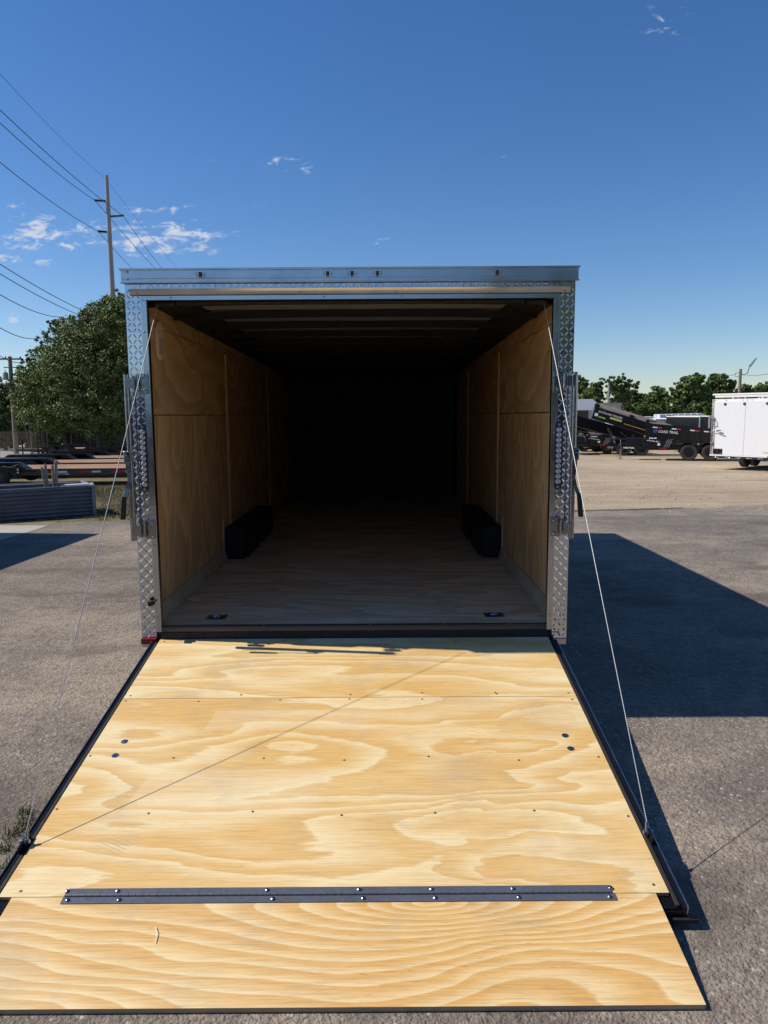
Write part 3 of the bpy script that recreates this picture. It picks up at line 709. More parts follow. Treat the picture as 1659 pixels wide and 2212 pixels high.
# cable anchors on the door edges and the lift cables
anch = []
for s, uv in ((-1, (66, 1826)), (1, (1388, 1806))):
    y = rampxy(*uv)[1]; x = s*1.206
    an = MB().box((min(x-.004, x+.004)-(0 if s > 0 else .0), y-.045, -.03), (x+.004, y+.045, .028)).build('cable_anchor', M_black, door, .002)
    MB().tube([(x-s*.022, y, .018), (x+s*.018, y, .018)], .0075, 10).build('bolt', M_zinc, an); MB().tube([(x-s*.012, y, .018), (x-s*.006, y, .018)], .016, 12).build('washer', M_zinc, an)
    MB().tube([(x-s*.010, y, .022), (x-s*.006, y+.018, .052)], .0062, 8).build('cable_ferrule', M_zinc, an)
    wp = Vector((x-s*.006, -.012+(y+.018)*math.cos(RA)-.052*math.sin(RA), ZH+(y+.018)*math.sin(RA)+.052*math.cos(RA)))
    anch.append(wp)
    tp = Vector((s*1.128, .06, 2.42)); pts = []
    for k in range(25):
        f = k/24; q = wp.lerp(tp, f); q.z -= .035*4*f*(1-f)*.35; pts.append(q)
    part(MB().tube(pts, .0021, 6), 'lift_cable', M_cable)

# ------------------------------------------------------------------ other cargo trailers
def tapes(mb_parent, x0, x1, y, z, n, h=.05, L=.16, gap=None, nm='reflective_tape', flip=False):
    step = (x1-x0)/n
    for i in range(n):
        xa = x0+i*step+step*.2
        MB().box((xa, y, z), (xa+L, y+.002, z+h)).build(nm, M_tape_w if flip else M_tape_r, mb_parent)
        MB().box((xa+L+.001, y, z), (xa+2*L, y+.002, z+h)).build(nm, M_tape_r if flip else M_tape_w, mb_parent)
def cargo(loc, rz, w, h, L, m, label, group=None, z0=.42, detail=1, frame=M_alu, wheels=True, doors=True):
    """rear face lies on local y=0 facing -y, x from 0 to w, body runs to +y"""
    t = thing('cargo_trailer', loc, rz, label, 'trailer', group)
    MB().box((.01, .03, z0), (w-.01, L, z0+h-.06)).build('body', m, t, .01)
    MB().box((0, -.01, z0+h-.058), (w, L, z0+h)).build('roof_cap', frame, t, .01)
    for a, b in ((0, .085), (w-.085, w)):
        MB().box((a, 0, z0-.02), (b, .029, z0+h-.06)).build('corner_post', M_plate if detail else frame, t)
    if doors:
        for k in range(2):
            MB().box((.09+k*(w-.18)/2+.004, -.012, z0+.03), (.09+(k+1)*(w-.18)/2-.004, .028, z0+h-.14)).build('door', m, t, .006)
        MB().box((.087, -.006, z0+h-.136), (w-.087, .0285, z0+h-.064)).build('header', frame, t)
    if wheels:
        for s in (.14, w-.14):
            for y in (L*.42, L*.42+.86):
                mb = MB(); mb.lathe([(.19, -.10), (.30, -.11), (.33, -.08), (.33, .08), (.30, .11), (.19, .10)], (s, y, .33), 'X', 20); o = mb.build('wheel', M_tyre, t)
                mb = MB(); mb.lathe([(.18, -.04), (.05, -.06), (.05, .06), (.18, .04)], (s, y, .33), 'X', 14); mb.build('rim', M_zinc, o)
        MB().box((.15, .1, z0-.10), (w-.15, L-.05, z0-.002)).build('chassis', M_blackM, t)
    return t
wl = at(1537, 905, 28.0); wl.z = gz(wl.y)
wr_ = 50; wt_ = cargo(wl, R(-wr_), 2.50, 2.15, 6.2, M_white, 'white cargo trailer with closed double rear doors at the right edge', z0=.53, frame=M_white)
wz = .53
_b0 = len(wt_.children)
MB().box((.0, -.03, wz-.02), (2.12, -.0105, wz+.025)).build('bottom_rail', M_white, wt_, .003)
mb = MB()
MB().box((.0, -.02, wz-.10), (2.12, .02, wz-.022)).build('rear_bumper', M_blackM, wt_, .004)
for x in (.16, .58, .98, 1.38, 1.78): MB().box((x, -.024, wz-.085), (x+.2, -.0205, wz-.055)).build('bumper_hook', M_alu, wt_, .002)
for x, z in ((.42, wz+1.79), (1.02, wz+1.79), (1.70, wz+1.79)):
    MB().lathe([(.045, 0), (.045, -.012), (.028, -.03), (.01, -.035)], (x, -.012, z), 'Y', 14).build('door_cap_light', M_dkgrey, wt_)
for x in (.40, .92, 1.06, 1.20, 1.72): MB().box((x-.022, -.018, wz+1.96), (x+.022, -.0102, wz+1.985)).build('marker_light', M_lensbase, wt_)
for z in (.35+wz, wz+1.22):
    MB().box((.03, -.045, z), (.12, -.0125, z+.10)).build('hinge_plate', M_zinc, wt_, .004)
lb = MB().tube([(.075, -.06, wz+.30), (.075, -.06, wz+1.38)], .017, 10).build('lock_bar', M_zinc, wt_)
MB().tube([(.09, -.06, wz+1.06), (.14, -.08, wz+1.10), (.15, -.09, wz+1.25), (.10, -.06, wz+1.30)], .012, 8).build('grab_loop', M_zinc, lb)
MB().box((.08, -.10, wz+.86), (.26, -.085, wz+.885)).build('lock_handle', M_zinc, wt_, .003); MB().box((.25, -.105, wz+.865), (.36, -.085, wz+.895)).build('handle_grip', M_rubber, wt_, .003)
MB().add([(.20, -.10, wz+.86), (.22, -.10, wz+.835), (.42, -.10, wz+.76), (.43, -.10, wz+.80), (.20, -.085, wz+.86), (.22, -.085, wz+.835), (.42, -.085, wz+.76), (.43, -.085, wz+.80)], [(0, 1, 2, 3), (7, 6, 5, 4), (0, 4, 5, 1), (1, 5, 6, 2), (2, 6, 7, 3), (3, 7, 4, 0)]).build('handle_grip', M_zinc, wt_)
pb = MB().box((.10, -.035, wz+.05), (.40, -.0125, wz+.24)).build('plate_box', M_black, wt_, .02)
for x, z in ((.14, .08), (.25, .14), (.36, .08), (.14, .20), (.36, .20)): MB().lathe([(.008, 0), (.005, -.006)], (x, -.0355, wz+z), 'Y', 6).build('bolt', M_whitem, pb)
text_mesh('Trailers', .085, M_green, wt_, Matrix.Translation((1.63, -.0135, wz+.12)) @ Matrix.Rotation(R(90), 4, 'X'))
MB().box((.16, -.0135, wz+1.00), (.25, -.0123, wz+1.015)).build('small_label', M_dkgrey, wt_)
for x in (1.25, 1.40): MB().tube([(x, .5, wz+2.02), (x, .5, wz+2.12), (x+.05, .5, wz+2.15)], .012, 6).build('roof_hook', M_zinc, wt_)
for ch in list(wt_.children)[_b0:]:
    ch.scale = (1.179, 1, 1)
    zs = 1.065; ch.scale = (1.179, 1, zs); ch.location = (0, 0, wz*(1-zs))
# off to the left: the trailer whose shadow lies on the concrete pad
cargo((-9.45, 0.3, 0), 0, 2.45, 2.28, 7.35, M_black, 'black cargo trailer parked left of the open trailer, outside the picture', 'cargo trailers parked around the asphalt lot', z0=.42, detail=0)
# behind the photographer (seen in the bright metal)
for (x, y, w, hh, mm, nm) in ((-9.2, -9.6, 5.2, 2.0, M_black, 'black'), (-3.6, -10.0, 5.6, 1.85, M_dkgrey, 'charcoal'), (2.6, -9.4, 5.4, 2.15, M_black, 'glossy black'), (8.6, -10.5, 5.0, 2.0, M_redp, 'dark red')):
    t = cargo((x+w, y, 0), R(180), w, hh, 2.5, mm, nm+' cargo trailer standing behind the photographer at x %d' % x if False else nm+' cargo trailer parked behind the photographer', 'cargo trailers parked around the asphalt lot', detail=0, doors=False)

# background row on the right
def bgt(u0, u1, D, vtop, m, label, L=5., frame=M_whitem, doors=True, h=None):
    p0, p1 = onx(u0, D), onx(u1, D); w = (p1-p0).x; top = at((u0+u1)/2, vtop, D).z
    return cargo(p0, 0, w, top-p0.z-.42, L, m, label, 'cargo trailers in the far row', doors=doors, detail=0, frame=frame)
bgt(1417, 1438.5, 52, 905, M_white, 'small white cargo trailer in the far row beside a grey one')
bgt(1439.2, 1458.5, 52, 904.5, M_grey, 'blue grey cargo trailer between the white and the charcoal one')
bgt(1459, 1475.5, 52, 904.3, M_dkgrey, 'charcoal cargo trailer with lime decal in the far row')
bgt(1476.5, 1509, 51, 903.5, M_black, 'wide black cargo trailer in the far row under wrapped bundles')
nb = bgt(1511, 1531, 42, 899, M_black, 'tall black cargo trailer with bright frame just left of the white one')
bgt(1531.5, 1552, 41, 898, M_black, 'black cargo trailer with diamond plate edge half hidden by the white one')
p = at(1523, 902, 41.9); MB().box((.15, -.03, 2.28-.1), (.33, -.02, 2.28)).build('lime_decal', M_green, nb)
for i, (u0, u1, mm, nm) in enumerate([(1348, 1372, M_white, 'white'), (1372.6, 1396, M_black, 'black'), (1396.6, 1411, M_dkgrey, 'charcoal')]):
    bgt(u0, u1, 58, 904, mm, nm+' cargo trailer behind the raised dump bed in the far row')
# wrapped bundles on racks behind
for i in range(7):
    p0, p1 = onx(1424+i*13.6, 56.5), onx(1424+i*13.6+12.8, 56.5)
    zt_ = at(1470, 894.5-.25*i, 56.5).z; zb_ = at(1470, 906.5, 56.5).z
    t = thing('wrapped_bundle', (p0.x, p0.y, p0.z), 0, ('white plastic wrapped bundle, number %s from the left on the long rack' % ['first', 'second', 'third', 'fourth', 'fifth', 'sixth', 'seventh'][i]).replace('number ', ''), 'bundle', 'wrapped bundles behind the far trailers')
    MB().box((.02, 0, zb_-p0.z), (p1.x-p0.x, 1.3, zt_-p0.z)).build('wrapping', M_wrap, t, .05)
    MB().box((.1, .2, 0), (.2, .3, zb_-p0.z)).box((p1.x-p0.x-.2, .2, 0), (p1.x-p0.x-.1, .3, zb_-p0.z)).build('rack_legs', M_dkgrey, t)
for i in range(4):
    p0, p1 = onx(1345+i*19.5, 64), onx(1345+i*19.5+19, 64); zt_ = at(1370, 900.5-.2*i, 64).z; zb_ = zt_-.35
    t = thing('wrapped_bundle', (p0.x, p0.y, p0.z), 0, 'flat wrapped bundle on the low rack by the block building, %s from the left' % ['first', 'second', 'third', 'fourth'][i], 'bundle', 'wrapped bundles behind the far trailers')
    MB().box((.02, 0, zb_-p0.z), (p1.x-p0.x, 1.3, zt_-p0.z)).build('wrapping', M_wrap, t, .04); MB().box((.1, .2, 0), (.2, .3, zb_-p0.z)).box((p1.x-p0.x-.2, .2, 0), (p1.x-p0.x-.1, .3, zb_-p0.z)).build('rack_legs', M_dkgrey, t)

# ------------------------------------------------------------------ dump trailers
def dump(loc, rz, tilt, label, brand, boards=False, stripe=False, fender='angled', tongue=1.5, L=4.25):
    """local x along the length, tongue at -x, near side at y=0; wheels at x=2.55 and 3.50"""
    t = thing('dump_trailer', loc, rz, label, 'dump trailer', 'black dump trailers on the sandy yard')
    Wd = 2.05
    for y in (.28, Wd-.36):
        MB().box((-.1, y, .50), (L-.1, y+.08, .66)).build('frame_rail', M_black, t, .006)
    mb = MB()
    for y in (.28, Wd-.36):
        ya = y+.04; mb.add([(-.1, ya-.04, .50), (-.1, ya+.04, .50), (-tongue, Wd/2-.02+.04, .50), (-tongue, Wd/2-.10+.04, .50), (-.1, ya-.04, .62), (-.1, ya+.04, .62), (-tongue, Wd/2+.02, .62), (-tongue, Wd/2-.06, .62)],
               [(0, 1, 2, 3), (7, 6, 5, 4), (0, 4, 5, 1), (1, 5, 6, 2), (2, 6, 7, 3), (3, 7, 4, 0)])
    tg = mb.build('tongue', M_black, t)
    MB().box((-tongue-.28, Wd/2-.06, .50), (-tongue+.02, Wd/2+.06, .60)).build('coupler', M_zinc, t, .01)
    MB().tube([(-tongue+.35, Wd/2, .05), (-tongue+.35, Wd/2, .95)], .035, 8).box((-tongue+.25, Wd/2-.1, .0), (-tongue+.45, Wd/2+.1, .03)).build('jack', M_zinc, t)
    ch = [(-tongue-.05+.5*f, Wd/2-.12, .5-.38*4*f*(1-f)) for f in [k/10 for k in range(11)]]
    MB().tube(ch, .012, 6).build('safety_chain', M_zinc, t)
    MB().box((-.85, .55, .64), (-.15, 1.5, 1.02)).build('pump_box', M_black, t, .02)
    for x in (2.0, 2.93):
        for y, sd_ in ((.02, -1), (Wd-.02, 1)): wheel((x, y, .385), .385, .25, t, side=sd_, n=24)
    for y0, y1 in ((-.12, .26), (Wd-.26, Wd+.12)):
        if fender == 'angled': poly = [(q_-.35, w_) for q_, w_ in [(1.55, .62), (1.85, .86), (3.85, .86), (4.05, .70), (4.03, .68), (3.84, .83), (1.87, .83), (1.59, .60)]]
        else: poly = [(q_-.35, w_) for q_, w_ in [(1.5, .60), (1.72, .88), (3.98, .88), (4.2, .60), (4.16, .60), (3.96, .85), (1.74, .85), (1.54, .60)]]
        MB().prism(poly, y0, y1).build('fender', M_black, t)
    tapes(tg, -.08, 0, 0, 0, 0) if 0 else None
    for x in (-1.1, -.2, .7): MB().box((x, .27 if x > -.15 else .26+(-x)*.45, .53), (x+.30, .278 if x > -.15 else .268+(-x)*.45, .58)).build('reflective_tape', M_tape_r, t)
    # bed, pivoting about the tail
    bz, H = .70, .66
    bed = MB(); th = .035
    bed.box((0, .0, 0), (L, Wd, .05)); bed.box((0, 0, .05), (L, th, H)); bed.box((0, Wd-th, .05), (L, Wd, H)); bed.box((0, th, .05), (th, Wd-th, H+.12)); bed.box((L-th, th, .05), (L, Wd-th, H-.06))
    bd = bed.build('dump_bed', M_black, t, .004)
    piv = Vector((L-.05, 0, bz)); bd.matrix_local = Matrix.Translation(piv) @ Matrix.Rotation(R(tilt), 4, 'Y') @ Matrix.Translation((-(L-.05), 0, 0))
    MB().box((-.02, -.03, H-.06), (L, -.001, H)).build('top_rail', M_black, bd, .006)
    for x in [.35+.5*k for k in range(8)]: MB().box((x, -.03, .02), (x+.06, -.001, H-.061)).build('side_rib', M_black, bd, .004)
    MB().prism([(-.02, H+.121), (.45, H+.10), (.45, H+.14), (-.02, H+.17)], .05, Wd-.05).build('tarp_roll', M_blackM, bd)
    MB().box((-.04, -.04, H-.08), (.12, .06, H+.20)).build('tarp_bracket', M_black, bd, .01)
    if boards:
        for y in (.04, Wd-.09): MB().box((.22, y, H-.01), (L-.1, y+.045, H+.24)).build('side_board', M_board, bd, .004)
        MB().box((1.9, -.02, H+.0), (2.15, .038, H+.13)).build('board_bracket', M_black, bd)
    if stripe: MB().box((1.75, -.035, .20), (4.0, -.0315, .245)).build('stripe', M_ylw, bd)
    X90 = Matrix.Rotation(R(90), 4, 'X')
    if brand == 'LOAD TRAIL':
        text_mesh('LOAD TRAIL', .17, M_whitem, bd, Matrix.Translation((.58, -.034, .30)) @ X90, squeeze=.92)
        MB().box((.36, -.036, .28), (.44, -.032, .42)).box((.46, -.036, .33), (.53, -.032, .44)).box((.46, -.036, .27), (.50, -.032, .31)).build('logo', M_blue, bd)
        for x in (.30, 1.15, 1.95, 2.55):
            MB().box((x, -.036, .50), (x+.2, -.0315, .55)).build('reflective_tape', M_tape_w, bd); MB().box((x+.201, -.036, .50), (x+.4, -.0315, .55)).build('reflective_tape', M_tape_r, bd)
        text_mesh('LOAD TRAIL', .10, M_whitem, t, Matrix.Translation((-.95, .48, .53)) @ Matrix.Rotation(R(-24), 4, 'Z') @ X90)
    elif brand:
        text_mesh(brand, .15, M_whitem, bd, Matrix.Translation((.25, -.036, .42)) @ X90, squeeze=.85)
        MB().box((.95, -.038, .26), (1.6, -.034, .36)).build('yellow_decal', M_yel, bd)
        MB().box((.10, -.038, .18), (.28, -.034, .34)).build('white_label', M_tape_w, bd); MB().box((.34, -.038, .16), (.72, -.034, .23)).build('green_label', M_green, bd)
    # splash guard panel at the front of the fender, toolbox face, steps
    gd = MB().prism([(.15, .60), (.85, .60), (1.05, 1.12), (.05, 1.16)], -.02, .03).build('front_guard', M_black, t)
    for k in range(3): MB().prism([(.88+.09*k, .62), (.92+.09*k, .62), (1.10+.09*k, 1.0), (1.06+.09*k, 1.0)], -.03, .0).build('step_strip', M_tape_w if k == 3 else M_zinc, gd)
    MB().box((.22, -.026, 1.02), (.55, -.0205, 1.07)).build('label', M_tape_w, gd); MB().box((.60, -.026, .70), (.72, -.0205, .80)).build('label', M_tape_w, gd)
    for k in range(7): MB().box((.12+k*.085, -.026, .92-.012*k), (.12+k*.085+.05, -.0205, .96-.012*k+.02*(k % 2))).build('label', M_whitem, gd)
    MB().tube([(.03, -.02, 1.0), (.03, -.02, .52)], .025, 8).build('prop_stand', M_black, t)
    MB().lathe([(.05, 0), (.05, -.03), (.02, -.04)], (.02, -.03, 1.13), 'Y', 12).build('side_lamp', M_amber, t)
    # scissor hoist
    if tilt > 10:
        MB().tube([(1.6, Wd/2, .62), (1.2, Wd/2, 1.5)], .06, 8).tube([(2.9, Wd/2, .62), (1.9, Wd/2, 1.25)], .05, 8).build('hoist', M_zinc, t)
    return t
def put_dump(u, D, rz, tilt, label, brand, wx=2.0, **kw):
    q = onx(u, D); c, s_ = math.cos(rz), math.sin(rz)
    return dump((q.x-wx*c, q.y-wx*s_, q.z), rz, tilt, label, brand, **kw)
put_dump(1491.5, 34.6, R(-20), 5.0, 'black dump trailer with white maker lettering, bed barely raised, next to the white trailer', 'LOAD TRAIL', tongue=1.45)
put_dump(1350, 41.0, R(-13), 17.5, 'black dump trailer with wooden side boards and a steeply raised bed', 'SOUTHLAND TRAILERS', boards=True, stripe=True, fender='flat', L=4.6)
put_dump(1262, 47.5, R(-8), 15.5, 'black dump trailer with raised bed behind the right lock bar, left of the boarded one', '', fender='flat', L=4.9)

put_dump(1305, 54.0, R(-8), 8.0, 'black dump trailer farthest back, bed slightly raised, between the boarded one and the block building', '', fender='flat', L=4.6)
put_dump(1395, 50.0, R(-14), 3.0, 'black dump trailer with level bed behind the lettered one', '', fender='flat', L=4.4)

# ------------------------------------------------------------------ flatbed equipment trailers
def flatbed(loc, rz, label, L=7., fx=(1.0, 3.1), tape=True, dz=.50, text=False, tongue=1.4, wd=2.1, hf=.21, box=False, boxm=None, planks=True, side=M_dkgrey):
    t = thing('flatbed_trailer', loc, rz, label, 'flatbed trailer', 'black flatbed trailers on both sides of the lot')
    sr = MB().box((0, 0, dz-.17), (L, .05, dz+.015)).box((0, wd-.05, dz-.17), (L, wd, dz+.015)).box((L-.05, .05, dz-.17), (L, wd-.05, dz+.012)).box((0, .05, dz-.17), (.05, wd-.05, dz+.012)).box((0, .03, dz-.19), (L, .09, dz-.172)).build('side_rail', side, t, .005)
    n = 10
    if planks:
        for k in range(n):
            y0 = .055+(wd-.11)*k/n
            MB().box((.06, y0+.004, dz-.03), (L-.06, y0+(wd-.11)/n-.004, dz+.012+random.uniform(-.003, .003))).build('plank', M_deck, t)
    for (y0, y1) in ((-.20, .16), (wd-.16, wd+.20)):
        a, b = fx
        MB().prism([(a-.35, dz-.02), (a, dz+hf), (b, dz+hf), (b+.35, dz-.02), (b+.30, dz-.03), (b-.03, dz+hf-.05), (a+.03, dz+hf-.05), (a-.30, dz-.03)], y0, y1).prism([(a-.30, dz-.03), (a+.03, dz+hf-.05), (b-.03, dz+hf-.05), (b+.30, dz-.03)], y1-.03, y1-.005).build('fender', M_black, t)
    xm = (fx[0]+fx[1])/2
    for x in (xm-.43, xm+.43):
        for y, s_ in ((-.03, -1), (wd+.03, 1)): wheel((x, y, .34), .34, .22, t, side=s_, n=20, rimm=M_dkgrey)
    mb = MB()
    for y in (.25, wd-.33): mb.add([(0, y, dz-.16), (0, y+.08, dz-.16), (-tongue, wd/2+.06, dz-.16), (-tongue, wd/2-.02, dz-.16), (0, y, dz-.05), (0, y+.08, dz-.05), (-tongue, wd/2+.06, dz-.05), (-tongue, wd/2-.02, dz-.05)], [(0, 1, 2, 3), (7, 6, 5, 4), (0, 4, 5, 1), (1, 5, 6, 2), (2, 6, 7, 3), (3, 7, 4, 0)])
    mb.build('tongue', M_black, t); MB().box((-tongue-.25, wd/2-.05, dz-.17), (-tongue+.03, wd/2+.07, dz-.07)).build('coupler', M_zinc, t, .01)
    MB().tube([(-tongue+.4, wd/2, .03), (-tongue+.4, wd/2, 1.0)], .04, 8).build('jack', M_black, t)
    if tape:
        x = fx[1]+.7
        while x < L-.8:
            MB().box((x, -.004, dz-.105), (x+.40, -.0005, dz-.055)).build('reflective_tape', M_tape_r, t); MB().box((x+.401, -.004, dz-.105), (x+.66, -.0005, dz-.055)).build('reflective_tape', M_tape_w, t); x += .98
    if text:
        MB().box((fx[1]+.62, -.006, dz-.17), (fx[1]+.9, -.0045, dz-.12)).build('logo', M_green, t)
        text_mesh('LOAD TRAIL', .085, M_whitem, t, Matrix.Translation((fx[1]+.95, -.006, dz-.165)) @ Matrix.Rotation(R(90), 4, 'X'))
    return t
def place_fb(uF, D, rz, label, L=8.5, fxr=3.1, **kw):
    q = onx(uF, D); c, s_ = math.cos(rz), math.sin(rz)
    return flatbed((q.x-(fxr+.35)*c, q.y-(fxr+.35)*s_, q.z), rz, label, L=L, fx=(1.0, fxr), **kw)
place_fb(62, 21.6, R(1.5), 'nearest flatbed trailer with red and white tape and wood deck behind the corrugated planter', text=True)
place_fb(112, 25.3, R(2.), 'second flatbed trailer, low fender and pale wood deck, behind the nearest one')
place_fb(203, 29.2, R(2.), 'third flatbed trailer with long black fender ending at the left lock bar', L=8.)
place_fb(262, 35.5, R(2), 'fourth flatbed trailer with wide fender, behind the third one', L=7.)
place_fb(160, 43.0, R(1), 'farthest flatbed trailer, black sided, near the chain link fence', L=9.5, fxr=2.2)
# tongue of a trailer reaching in from the left, in front of the deck
q = onx(72, 19.8)
t = thing('trailer_tongue', q, R(2), 'black trailer tongue with coupler and jack reaching in at the left edge above the planter', 'trailer')
MB().box((-4.2, 0, .50), (-.35, .10, .66)).build('beam', M_black, t, .005); MB().box((-.35, .01, .52), (-.02, .09, .60)).build('coupler', M_black, t, .01)
MB().box((-.55, -.03, .42), (-.42, .12, .78)).build('adjuster', M_black, t, .006)
MB().tube([(-1.12, .05, .45), (-1.12, .05, 1.12)], .07, 10).box((-1.23, -.03, 1.11), (-1.0, .13, 1.14)).build('jack', M_black, t)
MB().tube([(-.9, 0, .70), (-.7, -.02, .66), (-.45, -.02, .74)], .012, 6).build('safety_chain', M_zinc, t); MB().tube([(-1.2, -.03, .95), (-1.26, -.03, .8), (-1.28, -.03, .66)], .02, 6).build('jack_handle', M_zinc, t)
for z in (.60, .52): MB().lathe([(.028, 0), (.028, -.012)], (-.485, -.031, z), 'Y', 10).build('bolt', M_whitem, t)
MB().lathe([(.09, 0), (.085, -.004)], (-1.55, -.001, .58), 'Y', 14).lathe([(.06, 0), (.055, -.004)], (-1.62, -.0015, .48), 'Y', 12).build('white_emblem', M_whitem, t)
MB().tube([(-2.6, .05, 0), (-2.6, .05, .5)], .04, 8).tube([(-4, .05, 0), (-4, .05, .5)], .04, 8).build('stand', M_black, t)
# standing loading ramps
for i, (u, lab) in enumerate(((82, 'left'), (93.5, 'right'))):
    q = onx(u, 30.5)
    t = thing('loading_ramp', q, R(8), 'upright black ladder-like loading ramp, %s one of the pair behind the flatbeds' % lab, 'loading ramp', 'pair of upright loading ramps')
    MB().box((-.09, 0, .45), (-.055, .08, 1.60)).box((.055, 0, .45), (.09, .08, 1.60)).build('ramp_rail', M_black, t)
    for k in range(9): MB().box((-.054, 0, .52+k*.12), (.054, .05, .56+k*.12)).build('ramp_rung', M_blackM, t)
    MB().box((-.06, .02, 0), (.06, .07, .449)).build('ramp_foot', M_black, t)
    if i: MB().tube([(.09, .05, .85), (.42, .05, .42)], .02, 6).build('brace', M_black, t)
# right: low flatbed with galvanised box
q = onx(1251, 43.2)
t = flatbed((q.x, q.y, q.z), 0, 'low black flatbed trailer with a galvanised toolbox behind the right lock bar', L=4.3, fx=(1.2, 3.0), tape=False, dz=.46, planks=True, hf=.14, side=M_black, tongue=1.0)
for k in range(4):
    x = .3+k*1.0
    MB().box((x, -.004, .36), (x+.22, -.0005, .42)).build('reflective_tape', M_tape_w, t); MB().box((x+.221, -.004, .36), (x+.44, -.0005, .42)).build('reflective_tape', M_tape_r, t)
q2 = onx(1245, 43.0)
tb = thing('toolbox', (q2.x-.6, q2.y+.2, q2.z+.475), 0, 'galvanised steel toolbox on the low flatbed next to the right lock bar', 'toolbox')
MB().box((0, 0, 0), (1.25, .7, .38)).build('box_body', M_zinc, tb, .01); MB().box((-.02, -.02, .381), (1.27, .72, .44)).build('box_lid', M_zinc, tb, .01)

# ------------------------------------------------------------------ buildings far right
q0, q1 = onx(1252, 64), onx(1341, 64); zt = at(1300, 873.5, 64).z
b = thing('block_building', (q0.x, q0.y, q0.z), 0, 'low grey concrete block building with flat roof behind the dump trailers', 'building')
w = q1.x-q0.x; h = zt-q0.z
ns = 16
for r_ in range(ns):
    z0 = h*r_/ns
MB().box((0, 0, 0), (w, 9, h)).build('wall', M_block, b, .02); MB().box((-.06, -.06, h), (w+.06, 9.06, h+.12)).build('roof_edge', M_conc, b)
for k in range(3): MB().box((w*(.18+.3*k), -.05, 0), (w*(.18+.3*k)+.35, -.001, h-.02)).build('pilaster', M_block, b)
q0 = onx(1236, 58); b = thing('open_shed', (q0.x-2.5, q0.y, q0.z), 0, 'small open shed with a sloping ribbed metal roof left of the block building', 'shed')
mb = MB(); w = 3.05
zz = at(1250, 886, 58).z-q0.z
for k in range(14):
    x = 1.2+k*(w/14*1.25)
    MB().add([(x, -.4, zz), (x+.22, -.4, zz), (x+.02, 2.6, zz+.9), (x-.2, 2.6, zz+.9), (x, -.4, zz-.03), (x+.22, -.4, zz-.03), (x+.02, 2.6, zz+.87), (x-.2, 2.6, zz+.87)], [(0, 1, 2, 3), (7, 6, 5, 4), (0, 4, 5, 1), (1, 5, 6, 2), (2, 6, 7, 3), (3, 7, 4, 0)]).build('roof_sheet', M_shed, b)
MB().box((1.2, 0, 0), (1.35, .15, zz-.03)).box((4.3, 0, 0), (4.45, .15, zz-.03)).build('shed_post', M_conc, b); MB().box((1.2, 2.3, 0), (4.4, 2.45, zz+.6)).build('back_wall', M_dkgrey, b)

# ------------------------------------------------------------------ trees
def leaves(lobes, n, size, seedk, tint_top=True, squash=.55):
    """lobes: (centre Vector, radius) ; returns V,F,tint of n leaf-sized quads in clumps"""
    g = np.random.default_rng(seedk)
    cs = np.array([list(c) for c, r in lobes]); rs = np.array([r for c, r in lobes])
    zmin, zmax = (cs[:, 2]-rs).min(), (cs[:, 2]+rs).max()
    wts = rs**2/np.sum(rs**2)
    # clumps on shells of lobes
    nc = max(30, n//46); li = g.choice(len(rs), nc, p=wts)
    d = g.normal(size=(nc, 3)); d /= np.linalg.norm(d, axis=1)[:, None]
    rr = rs[li]*np.where(g.random(nc) < .78, g.uniform(.80, 1.06, nc), g.uniform(.2, .8, nc))
    cc_ = cs[li]+d*rr[:, None]
    cr = rs[li]*g.uniform(.10, .24, nc)
    k = g.integers(0, nc, n); e = g.normal(size=(n, 3))*.55
    e[:, 2] *= .7
    P = cc_[k]+e*cr[k][:, None]
    nrm = d[k]*.6+g.normal(size=(n, 3))*.75+np.array([0, 0, .35]); nrm /= np.linalg.norm(nrm, axis=1)[:, None]
    a = np.cross(nrm, g.normal(size=(n, 3))); a /= np.linalg.norm(a, axis=1)[:, None]; b_ = np.cross(nrm, a)
    s_ = size*g.uniform(.6, 1.35, n)[:, None]
    V = np.stack([P-a*s_, P-b_*s_*squash, P+a*s_, P+b_*s_*squash], 1).reshape(-1, 3)
    F = np.arange(4*n).reshape(-1, 4)
    ct = g.uniform(0, 1, nc)
    tint = np.repeat(np.clip(ct[k]*.8+g.uniform(-.2, .3, n), 0, 1), 4)
    return V, F, tint
def tree(name, label, D, lobes_px, n, size, m, trunk=None, group=None, seedk=1, depthv=.25, cat='tree', base=None):
    """lobes_px: (u, v, r_px) of crown lobes seen from the road, all at distance ~D"""
    g = np.random.default_rng(seedk+100); L = []
    k = D/FPX
    us = [l[0] for l in lobes_px]; uc = sum(us)/len(us) if trunk is None else trunk
    root = onx(uc, D)
    for i, (u, v, r) in enumerate(lobes_px):
        for dd in ((0,) if r*k < 1.2 else (-.5, .45)):
            p = at(u, v, D+dd*r*k*1.1+g.uniform(-.3, .3)*r*k); L.append((p-root, r*k*(.95 if dd else 1.)))
    t = thing(name, root, 0, label, cat, group)
    V, F, tint = leaves(L, n, size, seedk); fast_mesh('crown', V, F, m, t, attr=tint)
    ctr = sum((c for c, r in L), Vector())/len(L)
    H = ctr.z; tr = max(.08, H*.035)
    mb = MB(); fork = Vector((ctr.x*.3, ctr.y*.3, H*.55))
    mb.tube([(0, 0, -.2), (fork.x*.3, fork.y*.3, H*.25), fork], [tr*1.35, tr, tr*.8], 10)
    mb.build('trunk', M_bark, t)
    mb = MB()
    for i, (c, r) in enumerate(L[:14]):
        mid = fork.lerp(c, .5)+Vector((random.uniform(-.2, .2)*r, 0, .1*r)); mb.tube([fork, mid, c+Vector((0, 0, .4*r))], [tr*.6, tr*.32, tr*.1], 6)
    mb.build('limbs', M_bark, t)
    return t
